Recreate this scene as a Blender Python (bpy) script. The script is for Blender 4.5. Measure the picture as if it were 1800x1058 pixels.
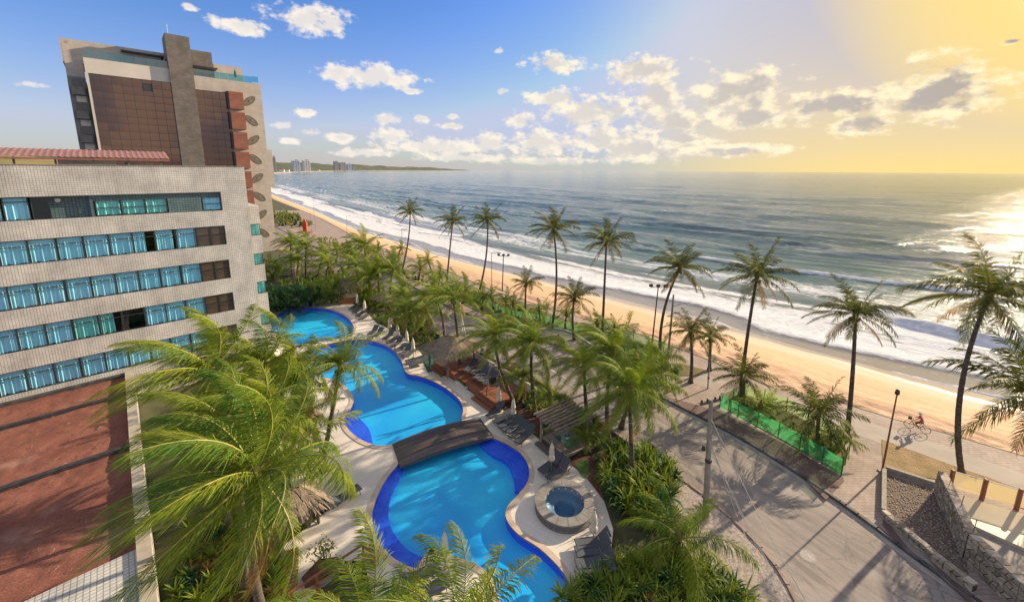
import bpy, math, random
import numpy as np
from mathutils import Vector, Matrix
from mathutils.geometry import tessellate_polygon

random.seed(11); RNG = np.random.default_rng(5)
sc = bpy.context.scene
for o in list(bpy.data.objects): bpy.data.objects.remove(o)
col = sc.collection
R = math.radians
# ------------------------------------------------------------------ camera
CAM_H = 20.0; PITCH = R(10.4); ROLL = R(0.33); FPX = 715.0; CY = 431.0
cd = bpy.data.cameras.new('camera'); cam = bpy.data.objects.new('camera', cd); col.objects.link(cam)
cd.sensor_width = 36; cd.lens = FPX / 1800 * 36; cd.shift_y = -(529 - CY) / 1800
cd.clip_start = 0.3; cd.clip_end = 200000
cam.matrix_world = Matrix.Translation((0, 0, CAM_H)) @ Matrix.Rotation(R(90) - PITCH, 4, 'X') @ Matrix.Rotation(ROLL, 4, 'Z')
sc.camera = cam
# ------------------------------------------------------------------ light
SUN_AZ = R(59); SUN_EL = R(20)
SUN = Vector((math.sin(SUN_AZ) * math.cos(SUN_EL), math.cos(SUN_AZ) * math.cos(SUN_EL), math.sin(SUN_EL)))
ld = bpy.data.lights.new('sun', 'SUN'); sun = bpy.data.objects.new('sun', ld); col.objects.link(sun)
ld.energy = 3.5; ld.angle = R(0.5); ld.color = (1.0, 0.80, 0.55)
sun.rotation_euler = SUN.to_track_quat('Z', 'Y').to_euler(); sun.location = (200, 150, 120)
sc.view_settings.view_transform = 'Standard'; sc.view_settings.look = 'None'
sc.view_settings.exposure = 1.35; sc.view_settings.gamma = 1.0
sc.render.film_transparent = False
try: sc.cycles.use_denoising = True
except Exception: pass
sc.cycles.max_bounces = 6; sc.cycles.transparent_max_bounces = 10; sc.cycles.diffuse_bounces = 3
sc.cycles.caustics_reflective = False; sc.cycles.caustics_refractive = False
sc.cycles.sample_clamp_indirect = 6

def ray(px, py):
    a = px - 900; b = py - CY
    x = a * math.cos(ROLL) + b * math.sin(ROLL); y = -a * math.sin(ROLL) + b * math.cos(ROLL)
    return x, FPX * math.cos(PITCH) - y * math.sin(PITCH), -(FPX * math.sin(PITCH) + y * math.cos(PITCH))
def at(px, py, z=0.0):
    """the place on the level z that shows at a photo pixel"""
    x, f, u = ray(px, py); t = (z - CAM_H) / u
    return Vector((x * t, f * t, z))
def up(px, py, Y):
    """the place at distance Y that shows at a photo pixel"""
    x, f, u = ray(px, py); t = Y / f
    return Vector((x * t, Y, CAM_H + u * t))

# ------------------------------------------------------------------ world / sky
def world():
    w = bpy.data.worlds.new('World'); sc.world = w; w.use_nodes = True
    nt = w.node_tree; N = nt.nodes; K = nt.links; N.clear()
    def n(t, **k):
        x = N.new(t)
        for a, v in k.items(): setattr(x, a, v)
        return x
    def m(op, a, b=None, c=None, tree=nt, clamp=False):
        x = tree.nodes.new('ShaderNodeMath'); x.operation = op; x.use_clamp = clamp
        for i, v in enumerate((a, b, c)):
            if v is None: continue
            if isinstance(v, (int, float)): x.inputs[i].default_value = v
            else: tree.links.new(v, x.inputs[i])
        return x.outputs[0]
    # cloud density group: input direction angles (azimuth, elevation)
    g = bpy.data.node_groups.new('cloud_density', 'ShaderNodeTree')
    g.interface.new_socket('Angles', in_out='INPUT', socket_type='NodeSocketVector')
    g.interface.new_socket('Density', in_out='OUTPUT', socket_type='NodeSocketFloat')
    gi = g.nodes.new('NodeGroupInput'); go = g.nodes.new('NodeGroupOutput')
    ns = g.nodes.new('ShaderNodeTexNoise'); ns.inputs['Scale'].default_value = 22; ns.inputs['Detail'].default_value = 8; ns.inputs['Roughness'].default_value = 0.62
    st = g.nodes.new('ShaderNodeVectorMath'); st.operation = 'MULTIPLY'; st.inputs[1].default_value = (1, 1.5, 1)
    g.links.new(gi.outputs[0], st.inputs[0]); g.links.new(st.outputs[0], ns.inputs['Vector'])
    sep = g.nodes.new('ShaderNodeSeparateXYZ'); g.links.new(gi.outputs[0], sep.inputs[0])
    A, E_ = sep.outputs[0], sep.outputs[1]
    blobs = [(418,42,58,17),(545,30,80,30),(575,42,40,16),(332,11,18,9),(655,132,98,25),(600,126,45,18),(725,160,22,7),(880,89,13,6),(975,109,46,16),(1127,121,72,22),
             (975,171,52,16),(885,161,15,7),(540,196,26,10),(492,220,28,9),(505,246,24,8),(682,210,30,12),(740,208,16,9),(795,204,20,7),(795,221,28,8),
             (598,241,36,12),(545,232,24,8),(690,238,55,22),(760,256,110,22),(860,250,50,24),(915,209,32,19),(955,250,70,24),(1040,196,80,25),(1065,240,70,30),
             (1155,172,50,34),(1185,208,85,24),(1300,160,95,36),(1335,203,90,22),(1425,180,50,28),(1485,178,60,22),(1522,217,62,20),(1655,150,115,50),(1640,178,90,28),
             (1215,243,70,12),(1120,262,90,22),(50,148,38,7),(1783,72,26,7),(1290,262,90,12),(830,276,120,10),(960,282,90,8),(640,268,80,9)]
    acc = None
    f_h = math.hypot(FPX, 131)
    for (px, py, rx, ry) in blobs:
        if px > 930: rx *= 1.22; ry *= 1.28
        x, f, u = ray(px, py)
        az = math.atan2(x, f); el = math.atan2(u, math.hypot(x, f)); sx = FPX * (1 + (x / f) ** 2) ** 0.5 * 1.0
        kx = (1 + (x / f) ** 2) ** 0.5
        mp = g.nodes.new('ShaderNodeMapping'); mp.vector_type = 'TEXTURE'; mp.inputs['Location'].default_value = (az, el - 0.12 * ry / sx, 0); mp.inputs['Scale'].default_value = (rx / sx / kx, ry / sx, 1); g.links.new(gi.outputs[0], mp.inputs[0])
        ln = g.nodes.new('ShaderNodeVectorMath'); ln.operation = 'LENGTH'; g.links.new(mp.outputs[0], ln.inputs[0]); q = ln.outputs['Value']
        acc = q if acc is None else m('MINIMUM', acc, q, tree=g)
    mask = m('SUBTRACT', 1.0, acc, tree=g)
    mask = m('MAXIMUM', mask, -1.2, tree=g)
    dens = m('ADD', m('MULTIPLY', mask, 0.68, tree=g), m('MULTIPLY', m('SUBTRACT', ns.outputs[0], 0.5, tree=g), 1.9, tree=g), tree=g)
    g.interface.new_socket('Core', in_out='OUTPUT', socket_type='NodeSocketFloat')
    sh = g.nodes.new('ShaderNodeVectorMath'); sh.operation = 'ADD'; sh.inputs[1].default_value = (0.012, 0.028, 0); g.links.new(st.outputs[0], sh.inputs[0])
    nb = g.nodes.new('ShaderNodeTexNoise'); nb.inputs['Scale'].default_value = 22; nb.inputs['Detail'].default_value = 5; nb.inputs['Roughness'].default_value = 0.55; g.links.new(sh.outputs[0], nb.inputs['Vector'])
    core_ = m('ADD', m('MULTIPLY', mask, 0.75, tree=g), m('MULTIPLY', m('SUBTRACT', nb.outputs[0], 0.5, tree=g), 1.9, tree=g), tree=g)
    g.links.new(dens, go.inputs[0]); g.links.new(core_, go.inputs[1])
    tc = n('ShaderNodeTexCoord'); nv = n('ShaderNodeVectorMath', operation='NORMALIZE'); K.new(tc.outputs['Generated'], nv.inputs[0])
    sp = n('ShaderNodeSeparateXYZ'); K.new(nv.outputs[0], sp.inputs[0])
    az = m('ARCTAN2', sp.outputs[0], sp.outputs[1]); el = m('ARCSINE', sp.outputs[2])
    cv = n('ShaderNodeCombineXYZ'); K.new(az, cv.inputs[0]); K.new(el, cv.inputs[1])
    g1 = n('ShaderNodeGroup', node_tree=g); K.new(cv.outputs[0], g1.inputs[0])
    def ramp(v, a, b, lo=0.0, hi=1.0):
        x = n('ShaderNodeMapRange', interpolation_type='SMOOTHSTEP'); K.new(v, x.inputs[0])
        for i, q in zip((1, 2, 3, 4), (a, b, lo, hi)): x.inputs[i].default_value = q
        return x.outputs[0]
    alpha = ramp(g1.outputs[0], 0.07, 0.44)
    # same broken cumulus carried over the unseen sky, added to raise the fill light
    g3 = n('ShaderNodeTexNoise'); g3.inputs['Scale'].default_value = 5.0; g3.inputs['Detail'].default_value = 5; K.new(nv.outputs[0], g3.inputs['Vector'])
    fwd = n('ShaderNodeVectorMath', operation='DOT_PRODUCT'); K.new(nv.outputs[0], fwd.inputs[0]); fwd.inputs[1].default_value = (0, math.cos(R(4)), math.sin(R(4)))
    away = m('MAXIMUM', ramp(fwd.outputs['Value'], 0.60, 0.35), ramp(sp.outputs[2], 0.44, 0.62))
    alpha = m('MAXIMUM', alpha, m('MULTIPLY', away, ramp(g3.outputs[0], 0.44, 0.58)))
    alpha = m('MULTIPLY', alpha, ramp(sp.outputs[2], 0.0, 0.03))
    core = ramp(g1.outputs[1], 0.20, 0.62)
    # clear sky
    sky = n('ShaderNodeTexSky', sky_type='NISHITA'); sky.sun_disc = False
    sky.sun_elevation = SUN_EL; sky.sun_rotation = SUN_AZ; sky.air_density = 1.0; sky.dust_density = 1.2; sky.ozone_density = 2.5
    dt = n('ShaderNodeVectorMath', operation='DOT_PRODUCT'); K.new(nv.outputs[0], dt.inputs[0]); dt.inputs[1].default_value = SUN
    cosang = m('MAXIMUM', dt.outputs['Value'], 0.0)
    def mix(f, a, b, bt='MIX'):
        x = n('ShaderNodeMix', data_type='RGBA', blend_type=bt)
        if isinstance(f, (int, float)): x.inputs[0].default_value = f
        else: K.new(f, x.inputs[0])
        for i, v in ((6, a), (7, b)):
            if isinstance(v, tuple): x.inputs[i].default_value = v + (1,)
            else: K.new(v, x.inputs[i])
        return x.outputs[2]
    def scale(v, f):
        x = n('ShaderNodeVectorMath', operation='SCALE')
        if isinstance(v, tuple): x.inputs[0].default_value = v
        else: K.new(v, x.inputs[0])
        if isinstance(f, (int, float)): x.inputs['Scale'].default_value = f
        else: K.new(f, x.inputs['Scale'])
        return x.outputs[0]
    def add(a, b):
        x = n('ShaderNodeVectorMath', operation='ADD'); K.new(a, x.inputs[0]); K.new(b, x.inputs[1]); return x.outputs[0]
    hs = n('ShaderNodeHueSaturation'); hs.inputs['Saturation'].default_value = SKY_SAT; hs.inputs['Value'].default_value = 0.57
    K.new(sky.outputs[0], hs.inputs['Color'])
    base = mix(1.0, hs.outputs[0], (0.98, 0.78, 0.98), 'MULTIPLY')
    base = mix(1.0, base, (1.35, 1.6, 2.3), 'DARKEN')
    base = mix(m('MULTIPLY', m('POWER', 2.718, m('MULTIPLY', m('MAXIMUM', el, 0.0), -8.0)), 0.8), base, (1.55, 1.55, 1.62))
    # warm scatter of the low sun: a halo round it and a band of haze along the horizon beneath it
    halo = ramp(cosang, 0.875, 0.985)
    haze = m('MULTIPLY', ramp(cosang, 0.64, 0.93), m('POWER', 2.718, m('MULTIPLY', m('MAXIMUM', el, 0.0), -4.5)))
    lav = ramp(cosang, 0.80, 0.97)
    base = mix(lav, base, (1.05, 1.22, 1.95))
    base = mix(m('MAXIMUM', halo, haze), base, (2.75, 2.05, 0.76))
    base = mix(m('MULTIPLY', ramp(cosang, 0.975, 1.0), 0.8), base, (3.7, 3.2, 1.8))
    warm = m('POWER', cosang, 3.0)
    lit = mix(warm, (2.7, 2.45, 2.1), (3.1, 2.6, 1.6))
    shd = mix(warm, (1.65, 1.66, 1.8), (1.15, 1.0, 0.9))
    # thick parts away from the sun side are greyer, mostly in the big banks near the sun
    cl = mix(m('MULTIPLY', core, m('ADD', 0.45, m('MULTIPLY', warm, 0.6))), lit, shd)
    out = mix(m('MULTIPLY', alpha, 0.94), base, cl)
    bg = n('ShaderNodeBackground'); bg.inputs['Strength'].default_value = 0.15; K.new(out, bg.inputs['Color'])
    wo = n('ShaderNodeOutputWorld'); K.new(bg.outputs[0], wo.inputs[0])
SKY_SAT = 1.4
world()
sc.world.cycles.sampling_method = 'MANUAL'; sc.world.cycles.sample_map_resolution = 512

# ------------------------------------------------------------------ helpers
class MB:
    def __init__(s): s.v = []; s.f = []; s.mi = []; s.cur = 0
    def add(s, vs, fs):
        b = len(s.v); s.v += [tuple(v) for v in vs]
        for f in fs: s.f.append(tuple(i + b for i in f)); s.mi.append(s.cur)
        return s
    def box(s, c, d, rz=0.0, M=None):
        x, y, z = d[0] / 2, d[1] / 2, d[2] / 2; ca, sa = math.cos(rz), math.sin(rz)
        vs = []
        for sx, sy, sz in ((-1,-1,-1),(1,-1,-1),(1,1,-1),(-1,1,-1),(-1,-1,1),(1,-1,1),(1,1,1),(-1,1,1)):
            p = Vector((sx * x, sy * y, sz * z)); p = Vector((p.x * ca - p.y * sa, p.x * sa + p.y * ca, p.z)) + Vector(c)
            vs.append(M @ p if M else p)
        return s.add(vs, [(0,3,2,1),(4,5,6,7),(0,1,5,4),(1,2,6,5),(2,3,7,6),(3,0,4,7)])
    def bar(s, a, b, w, h, upv=(0, 0, 1)):
        a, b = Vector(a), Vector(b); t = (b - a).normalized(); sd = t.cross(Vector(upv))
        if sd.length < 1e-4: sd = t.cross(Vector((1, 0, 0)))
        sd.normalize(); u = sd.cross(t)
        vs = []
        for p in (a, b):
            for i, j in ((-1,-1),(1,-1),(1,1),(-1,1)): vs.append(p + sd * (w / 2 * i) + u * (h / 2 * j))
        return s.add(vs, [(0,1,2,3),(7,6,5,4),(0,4,5,1),(1,5,6,2),(2,6,7,3),(3,7,4,0)])
    def tube(s, pts, rad, n=8, caps=True):
        pts = [Vector(p) for p in pts]; k = len(pts)
        if isinstance(rad, (int, float)): rad = [rad] * k
        vs = []; ref = None
        for i, p in enumerate(pts):
            t = (pts[min(i + 1, k - 1)] - pts[max(i - 1, 0)]).normalized()
            if ref is None: ref = t.orthogonal().normalized()
            ref = (ref - t * ref.dot(t)).normalized(); bi = t.cross(ref)
            for j in range(n):
                a = 2 * math.pi * j / n; vs.append(p + (ref * math.cos(a) + bi * math.sin(a)) * rad[i])
        fs = [(i * n + j, i * n + (j + 1) % n, (i + 1) * n + (j + 1) % n, (i + 1) * n + j) for i in range(k - 1) for j in range(n)]
        if caps: fs += [tuple(range(n - 1, -1, -1)), tuple((k - 1) * n + j for j in range(n))]
        return s.add(vs, fs)
    def lathe(s, prof, c=(0, 0, 0), n=20, flute=0.0, fk=6, cap=True):
        vs = []
        for r, z in prof:
            for j in range(n):
                a = 2 * math.pi * j / n; q = r * (1 + flute * math.cos(fk * a)); vs.append((c[0] + q * math.cos(a), c[1] + q * math.sin(a), c[2] + z))
        k = len(prof)
        fs = [(i * n + j, i * n + (j + 1) % n, (i + 1) * n + (j + 1) % n, (i + 1) * n + j) for i in range(k - 1) for j in range(n)]
        if cap: fs += [tuple(range(n - 1, -1, -1)), tuple((k - 1) * n + j for j in range(n))]
        return s.add(vs, fs)
    def prism(s, poly, z0, z1):
        n = len(poly); P = [Vector((p[0], p[1], 0)) for p in poly]
        ar = sum(P[i].x * P[(i + 1) % n].y - P[(i + 1) % n].x * P[i].y for i in range(n))
        if ar < 0: P.reverse()
        tr = tessellate_polygon([P]); vs = [(p.x, p.y, z0) for p in P] + [(p.x, p.y, z1) for p in P]
        fs = []
        for t in tr:
            a, b, c = t
            if (P[b] - P[a]).cross(P[c] - P[a]).z < 0: a, c = c, a
            fs += [(n + a, n + b, n + c), (c, b, a)]
        fs += [(i, (i + 1) % n, n + (i + 1) % n, n + i) for i in range(n)]
        return s.add(vs, fs)
    def mesh(s, name, mats, smooth=False):
        me = bpy.data.meshes.new(name); me.from_pydata(s.v, [], s.f)
        for m_ in (mats if isinstance(mats, (list, tuple)) else [mats]): me.materials.append(m_)
        if any(s.mi): me.polygons.foreach_set('material_index', s.mi)
        if smooth: me.polygons.foreach_set('use_smooth', [True] * len(s.f))
        me.update(); return me
    def build(s, name, mats, parent=None, smooth=False, loc=None, rz=None):
        return link(name, s.mesh(name, mats, smooth), parent, loc, rz)
def link(name, me, parent=None, loc=None, rz=None):
    o = bpy.data.objects.new(name, me); col.objects.link(o)
    if parent is not None: o.parent = parent
    if loc is not None: o.location = loc
    if rz is not None: o.rotation_euler = (0, 0, rz)
    return o
def tag(o, label, cat, group=None):
    o['label'] = label; o['category'] = cat
    if group: o['group'] = group
    return o
def thing(name, label, cat, loc=(0, 0, 0), rz=0.0, group=None):
    o = link(name, None, None, loc, rz); o.empty_display_size = 0.3
    return tag(o, label, cat, group)
def kind(o, k, label=None):
    o['kind'] = k
    if label: o['label'] = label
    return o
def dup(root, loc, rz=0.0, label=None, scale=None):
    r = root.copy(); col.objects.link(r); r.location = loc; r.rotation_euler = (0, 0, rz)
    if label: r['label'] = label
    if scale: r.scale = (scale,) * 3
    for ch in list(root.children):
        c = ch.copy(); col.objects.link(c); c.parent = r
        for gch in ch.children:
            d_ = gch.copy(); col.objects.link(d_); d_.parent = c
    return r
def crom(pts, k=6, closed=True):
    P = [Vector((p[0], p[1])) for p in pts]; n = len(P); out = []
    for i in range(n if closed else n - 1):
        g = (lambda j: P[j % n]) if closed else (lambda j: P[max(0, min(n - 1, j))])
        p0, p1, p2, p3 = g(i - 1), g(i), g(i + 1), g(i + 2)
        for j in range(k):
            t = j / k
            out.append(0.5 * ((2 * p1) + (p2 - p0) * t + (2 * p0 - 5 * p1 + 4 * p2 - p3) * t * t + (3 * p1 - p0 - 3 * p2 + p3) * t ** 3))
    if not closed: out.append(P[-1])
    return out
def offset(poly, d):
    n = len(poly); ar = sum(poly[i].x * poly[(i + 1) % n].y - poly[(i + 1) % n].x * poly[i].y for i in range(n))
    sg = 1 if ar > 0 else -1; out = []
    for i in range(n):
        t = poly[(i + 1) % n] - poly[i - 1]
        nn = Vector((t.y, -t.x)).normalized() * sg; out.append(poly[i] + nn * d)
    return out
def flat(name, outer, z, m_, holes=(), parent=None):
    loops = [[Vector((p[0], p[1], 0)) for p in outer]] + [[Vector((p[0], p[1], 0)) for p in h] for h in holes]
    tr = tessellate_polygon(loops); V = [p for l in loops for p in l]; fs = []
    for a, b, c in tr:
        if (V[b] - V[a]).cross(V[c] - V[a]).z < 0: a, c = c, a
        fs.append((a, b, c))
    return MB().add([(p.x, p.y, z) for p in V], fs).build(name, m_, parent)
def strip(mb, left, right, z0, z1=None):
    """a ribbon between two polylines of equal length"""
    z1 = z0 if z1 is None else z1; n = len(left)
    mb.add([(p[0], p[1], z0) for p in left] + [(p[0], p[1], z1) for p in right], [(i, i + 1, n + i + 1, n + i) for i in range(n - 1)])
def vnoise(x, y, seed=0):
    xi = np.floor(x).astype(int); yi = np.floor(y).astype(int); fx = x - xi; fy = y - yi
    fx = fx * fx * (3 - 2 * fx); fy = fy * fy * (3 - 2 * fy)
    def h(a, b):
        q = (a * 374761393 + b * 668265263 + seed * 1442695) & 0x7fffffff
        q = ((q ^ (q >> 13)) * 1274126177) & 0x7fffffff
        return ((q ^ (q >> 16)) & 0xffff) / 65535.0
    return (h(xi, yi) * (1 - fx) + h(xi + 1, yi) * fx) * (1 - fy) + (h(xi, yi + 1) * (1 - fx) + h(xi + 1, yi + 1) * fx) * fy

# ------------------------------------------------------------------ materials
def nmat(name):
    m_ = bpy.data.materials.new(name); m_.use_nodes = True; nt = m_.node_tree
    return m_, nt, nt.nodes['Principled BSDF'], nt.nodes, nt.links
class NT:
    """small node-writing helper"""
    def __init__(s, nt): s.nt = nt; s.N = nt.nodes; s.K = nt.links
    def n(s, t, **k):
        x = s.N.new(t)
        for a, v in k.items(): setattr(x, a, v)
        return x
    def put(s, sock, v):
        if hasattr(v, 'is_output'): s.K.new(v, sock)
        else: sock.default_value = (tuple(v) + (1,) if isinstance(v, (tuple, list)) and len(v) == 3 and sock.type == 'RGBA' else v)
    def m(s, op, a, b=None, c=None):
        x = s.n('ShaderNodeMath', operation=op)
        for i, v in enumerate((a, b, c)):
            if v is not None: s.put(x.inputs[i], v)
        return x.outputs[0]
    def mix(s, f, a, b, bt='MIX'):
        x = s.n('ShaderNodeMix', data_type='RGBA', blend_type=bt)
        s.put(x.inputs[0], f); s.put(x.inputs[6], a); s.put(x.inputs[7], b); return x.outputs[2]
    def ramp(s, v, a, b, lo=0.0, hi=1.0):
        x = s.n('ShaderNodeMapRange', interpolation_type='SMOOTHSTEP')
        for i, q in enumerate((v, a, b, lo, hi)): s.put(x.inputs[i], q)
        return x.outputs[0]
    def coord(s, k='Object'): return s.n('ShaderNodeTexCoord').outputs[k]
    def pos(s): return s.n('ShaderNodeNewGeometry').outputs['Position']
    def mul(s, v, w):
        x = s.n('ShaderNodeVectorMath', operation='MULTIPLY'); s.put(x.inputs[0], v); x.inputs[1].default_value = w; return x.outputs[0]
    def noise(s, v, scale, detail=5, rough=0.55, out=0):
        x = s.n('ShaderNodeTexNoise'); s.put(x.inputs['Vector'], v); x.inputs['Scale'].default_value = scale; x.inputs['Detail'].default_value = detail; x.inputs['Roughness'].default_value = rough; return x.outputs[out]
    def voro(s, v, scale, feature='F1', out='Distance'):
        x = s.n('ShaderNodeTexVoronoi', feature=feature); s.put(x.inputs['Vector'], v); x.inputs['Scale'].default_value = scale; return x.outputs[out]
    def bump(s, h, strength, dist=0.05):
        x = s.n('ShaderNodeBump'); x.inputs['Strength'].default_value = strength; x.inputs['Distance'].default_value = dist; s.put(x.inputs['Height'], h); return x.outputs[0]
def M(name, c1, c2=None, scale=4.0, rough=0.7, bump=0.0, bscale=30.0, metal=0.0, spec=0.5, coord='Object', stretch=(1, 1, 1), dist=0.03, vary=0.0):
    m_, nt, P, N, K = nmat(name); h = NT(nt)
    P.inputs['Roughness'].default_value = rough; P.inputs['Metallic'].default_value = metal; P.inputs['Specular IOR Level'].default_value = spec
    v = h.mul(h.coord(coord), stretch) if coord != 'Position' else h.mul(h.pos(), stretch)
    if c2:
        c = h.mix(h.ramp(h.noise(v, scale), 0.3, 0.7), c1, c2)
        if vary:
            s_ = h.n('ShaderNodeVectorMath', operation='SCALE'); K.new(c, s_.inputs[0]); h.put(s_.inputs['Scale'], h.m('ADD', 1.0 - vary, h.m('MULTIPLY', h.n('ShaderNodeObjectInfo').outputs['Random'], 2 * vary))); c = s_.outputs[0]
        K.new(c, P.inputs['Base Color'])
    else: P.inputs['Base Color'].default_value = tuple(c1) + (1,)
    if bump: K.new(h.bump(h.noise(v, bscale, 4), bump, dist), P.inputs['Normal'])
    return m_
def sz(h, v):
    """(x+y, z) from object coordinates: a flat chart for upright walls"""
    s_ = h.n('ShaderNodeSeparateXYZ'); h.put(s_.inputs[0], v); c = h.n('ShaderNodeCombineXYZ')
    h.put(c.inputs[0], h.m('ADD', s_.outputs[0], s_.outputs[1])); h.put(c.inputs[1], s_.outputs[2]); return c.outputs[0]
def Mtile(name, tile, c1, c2, mortar, msize=0.012, wall=True, rough=0.5, bump=0.4, w=None, offs=0.0, blotch=0.25, coord='Object'):
    m_, nt, P, N, K = nmat(name); h = NT(nt); v0 = h.coord(coord) if coord != 'Position' else h.pos()
    v = sz(h, v0) if wall else v0
    b = h.n('ShaderNodeTexBrick'); b.offset = offs; b.squash = 1.0; h.put(b.inputs['Vector'], v)
    b.inputs['Scale'].default_value = 1.0; b.inputs['Brick Width'].default_value = w or tile; b.inputs['Row Height'].default_value = tile; b.inputs['Mortar Size'].default_value = msize
    b.inputs['Mortar Smooth'].default_value = 0.1; b.inputs['Bias'].default_value = 0.0
    for i, c in (('Color1', c1), ('Color2', c2), ('Mortar', mortar)): b.inputs[i].default_value = c + (1,)
    n1 = h.ramp(h.noise(v0, 0.5, 6, 0.65), 0.3, 0.75, 1.0 - blotch, 1.0 + blotch * 0.4)
    n2 = h.ramp(h.noise(h.mul(v0, (1.3, 1.3, 0.18)), 1.1, 5, 0.7), 0.35, 0.8, 1.0, 1.0 - blotch * 0.6)
    sc_ = h.n('ShaderNodeVectorMath', operation='SCALE'); K.new(b.outputs['Color'], sc_.inputs[0]); h.put(sc_.inputs['Scale'], h.m('MULTIPLY', n1, n2))
    K.new(sc_.outputs[0], P.inputs['Base Color']); P.inputs['Roughness'].default_value = rough
    if bump: K.new(h.bump(h.m('SUBTRACT', 1.0, b.outputs['Fac']), bump, 0.01), P.inputs['Normal'])
    return m_
def Mleaf(name, ca, cb, cc=None, trans=0.40, rough=0.6):
    m_, nt, P, N, K = nmat(name); h = NT(nt)
    oi = h.n('ShaderNodeObjectInfo'); c = h.mix(oi.outputs['Random'], ca, cb)
    nz = h.ramp(h.noise(h.pos(), 0.9, 3), 0.35, 0.7); c = h.mix(h.m('MULTIPLY', nz, 0.5), c, cc or cb); c = h.mix(h.m('MULTIPLY', h.ramp(h.noise(h.pos(), 3.5, 4, 0.7), 0.58, 0.72), 0.55), c, (0.36, 0.27, 0.06) if trans > 0.3 else (0.12, 0.12, 0.03))
    K.new(c, P.inputs['Base Color']); P.inputs['Roughness'].default_value = rough; P.inputs['Specular IOR Level'].default_value = 0.2
    t = h.n('ShaderNodeBsdfTranslucent'); br = h.mix(1.0, c, (1.5, 1.35, 0.6), 'MULTIPLY'); K.new(br, t.inputs[0])
    x = h.n('ShaderNodeMixShader'); x.inputs[0].default_value = trans; K.new(P.outputs[0], x.inputs[1]); K.new(t.outputs[0], x.inputs[2])
    K.new(x.outputs[0], N['Material Output'].inputs[0]); return m_
def Mglass(name, tint, refl=0.12, rough=0.03):
    m_, nt, P, N, K = nmat(name); h = NT(nt); N.remove(P)
    t = h.n('ShaderNodeBsdfTransparent'); t.inputs[0].default_value = tint + (1,)
    g = h.n('ShaderNodeBsdfGlossy'); g.inputs['Roughness'].default_value = rough; g.inputs[0].default_value = (0.9, 0.95, 1, 1)
    fr = h.n('ShaderNodeFresnel'); fr.inputs[0].default_value = 1.5
    x = h.n('ShaderNodeMixShader'); bf = h.n('ShaderNodeNewGeometry').outputs['Backfacing']; h.put(x.inputs[0], h.m('MULTIPLY', h.m('ADD', fr.outputs[0], refl), h.m('SUBTRACT', 1.0, bf))); K.new(t.outputs[0], x.inputs[1]); K.new(g.outputs[0], x.inputs[2])
    K.new(x.outputs[0], N['Material Output'].inputs[0]); return m_
def Mnet(name, c, keep=0.6, tr=(0.75, 1, 0.8)):
    m_, nt, P, N, K = nmat(name); h = NT(nt)
    P.inputs['Base Color'].default_value = c + (1,); P.inputs['Roughness'].default_value = 0.6
    tl = h.n('ShaderNodeBsdfTranslucent'); tl.inputs[0].default_value = c + (1,)
    a = h.n('ShaderNodeMixShader'); a.inputs[0].default_value = 0.5; K.new(P.outputs[0], a.inputs[1]); K.new(tl.outputs[0], a.inputs[2])
    t = h.n('ShaderNodeBsdfTransparent'); t.inputs[0].default_value = tuple(tr) + (1,)
    x = h.n('ShaderNodeMixShader'); x.inputs[0].default_value = keep; K.new(t.outputs[0], x.inputs[1]); K.new(a.outputs[0], x.inputs[2])
    K.new(x.outputs[0], N['Material Output'].inputs[0]); return m_
W = {}
W['soil'] = M('red_soil', (0.085, 0.035, 0.022), (0.15, 0.07, 0.045), 6, 0.95, 0.7, 25)
W['ground'] = M('garden_ground', (0.10, 0.085, 0.05), (0.05, 0.07, 0.02), 1.2, 0.95, 0.5, 12, coord='Position')
W['wood_dark'] = M('dark_timber', (0.075, 0.058, 0.054), (0.125, 0.10, 0.092), 9, 0.55, 0.35, 60, stretch=(1, 8, 1), vary=0.35)
W['wood_red'] = M('reddish_timber', (0.22, 0.075, 0.035), (0.33, 0.13, 0.06), 7, 0.5, 0.3, 60, vary=0.3)
W['wood_grey'] = M('weathered_timber', (0.17, 0.13, 0.11), (0.27, 0.22, 0.19), 8, 0.8, 0.4, 50, vary=0.25)
W['thatch'] = M('thatch', (0.12, 0.095, 0.075), (0.26, 0.21, 0.165), 5, 0.95, 0.6, 40)
W['straw'] = M('loose_straw', (0.20, 0.155, 0.115), (0.33, 0.27, 0.20), 3, 0.95)
W['white'] = M('white_render', (0.70, 0.68, 0.64), (0.58, 0.56, 0.52), 2, 0.8, 0.15, 30)
W['trunk'] = M('palm_trunk', (0.06, 0.046, 0.036), (0.15, 0.12, 0.095), 5, 0.95, 1.0, 10, stretch=(0.5, 0.5, 2.2), dist=0.06)
W['metal'] = M('grey_metal', (0.25, 0.25, 0.25), (0.33, 0.33, 0.34), 8, 0.45, metal=0.6)
W['darkmetal'] = M('dark_metal', (0.03, 0.032, 0.035), (0.05, 0.05, 0.055), 8, 0.45)
W['sling'] = M('grey_sling', (0.055, 0.065, 0.085), (0.075, 0.085, 0.105), 12, 0.75, 0.2, 200)
W['canvas'] = M('cream_canvas', (0.70, 0.64, 0.50), (0.58, 0.52, 0.40), 6, 0.85)
W['concrete'] = M('concrete', (0.36, 0.32, 0.27), (0.26, 0.23, 0.2), 3, 0.85, 0.3, 30)
W['heart'] = M('palm_heart', (0.22, 0.17, 0.05), (0.12, 0.13, 0.03), 6, 0.8)
W['coconut'] = M('coconut', (0.25, 0.22, 0.05), (0.17, 0.10, 0.04), 3, 0.5)
W['rachis'] = M('leaf_midrib', (0.34, 0.31, 0.06), (0.20, 0.22, 0.04), 2, 0.6)
W['leaf'] = Mleaf('palm_leaf', (0.05, 0.15, 0.022), (0.22, 0.29, 0.026), (0.30, 0.33, 0.04))
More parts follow.
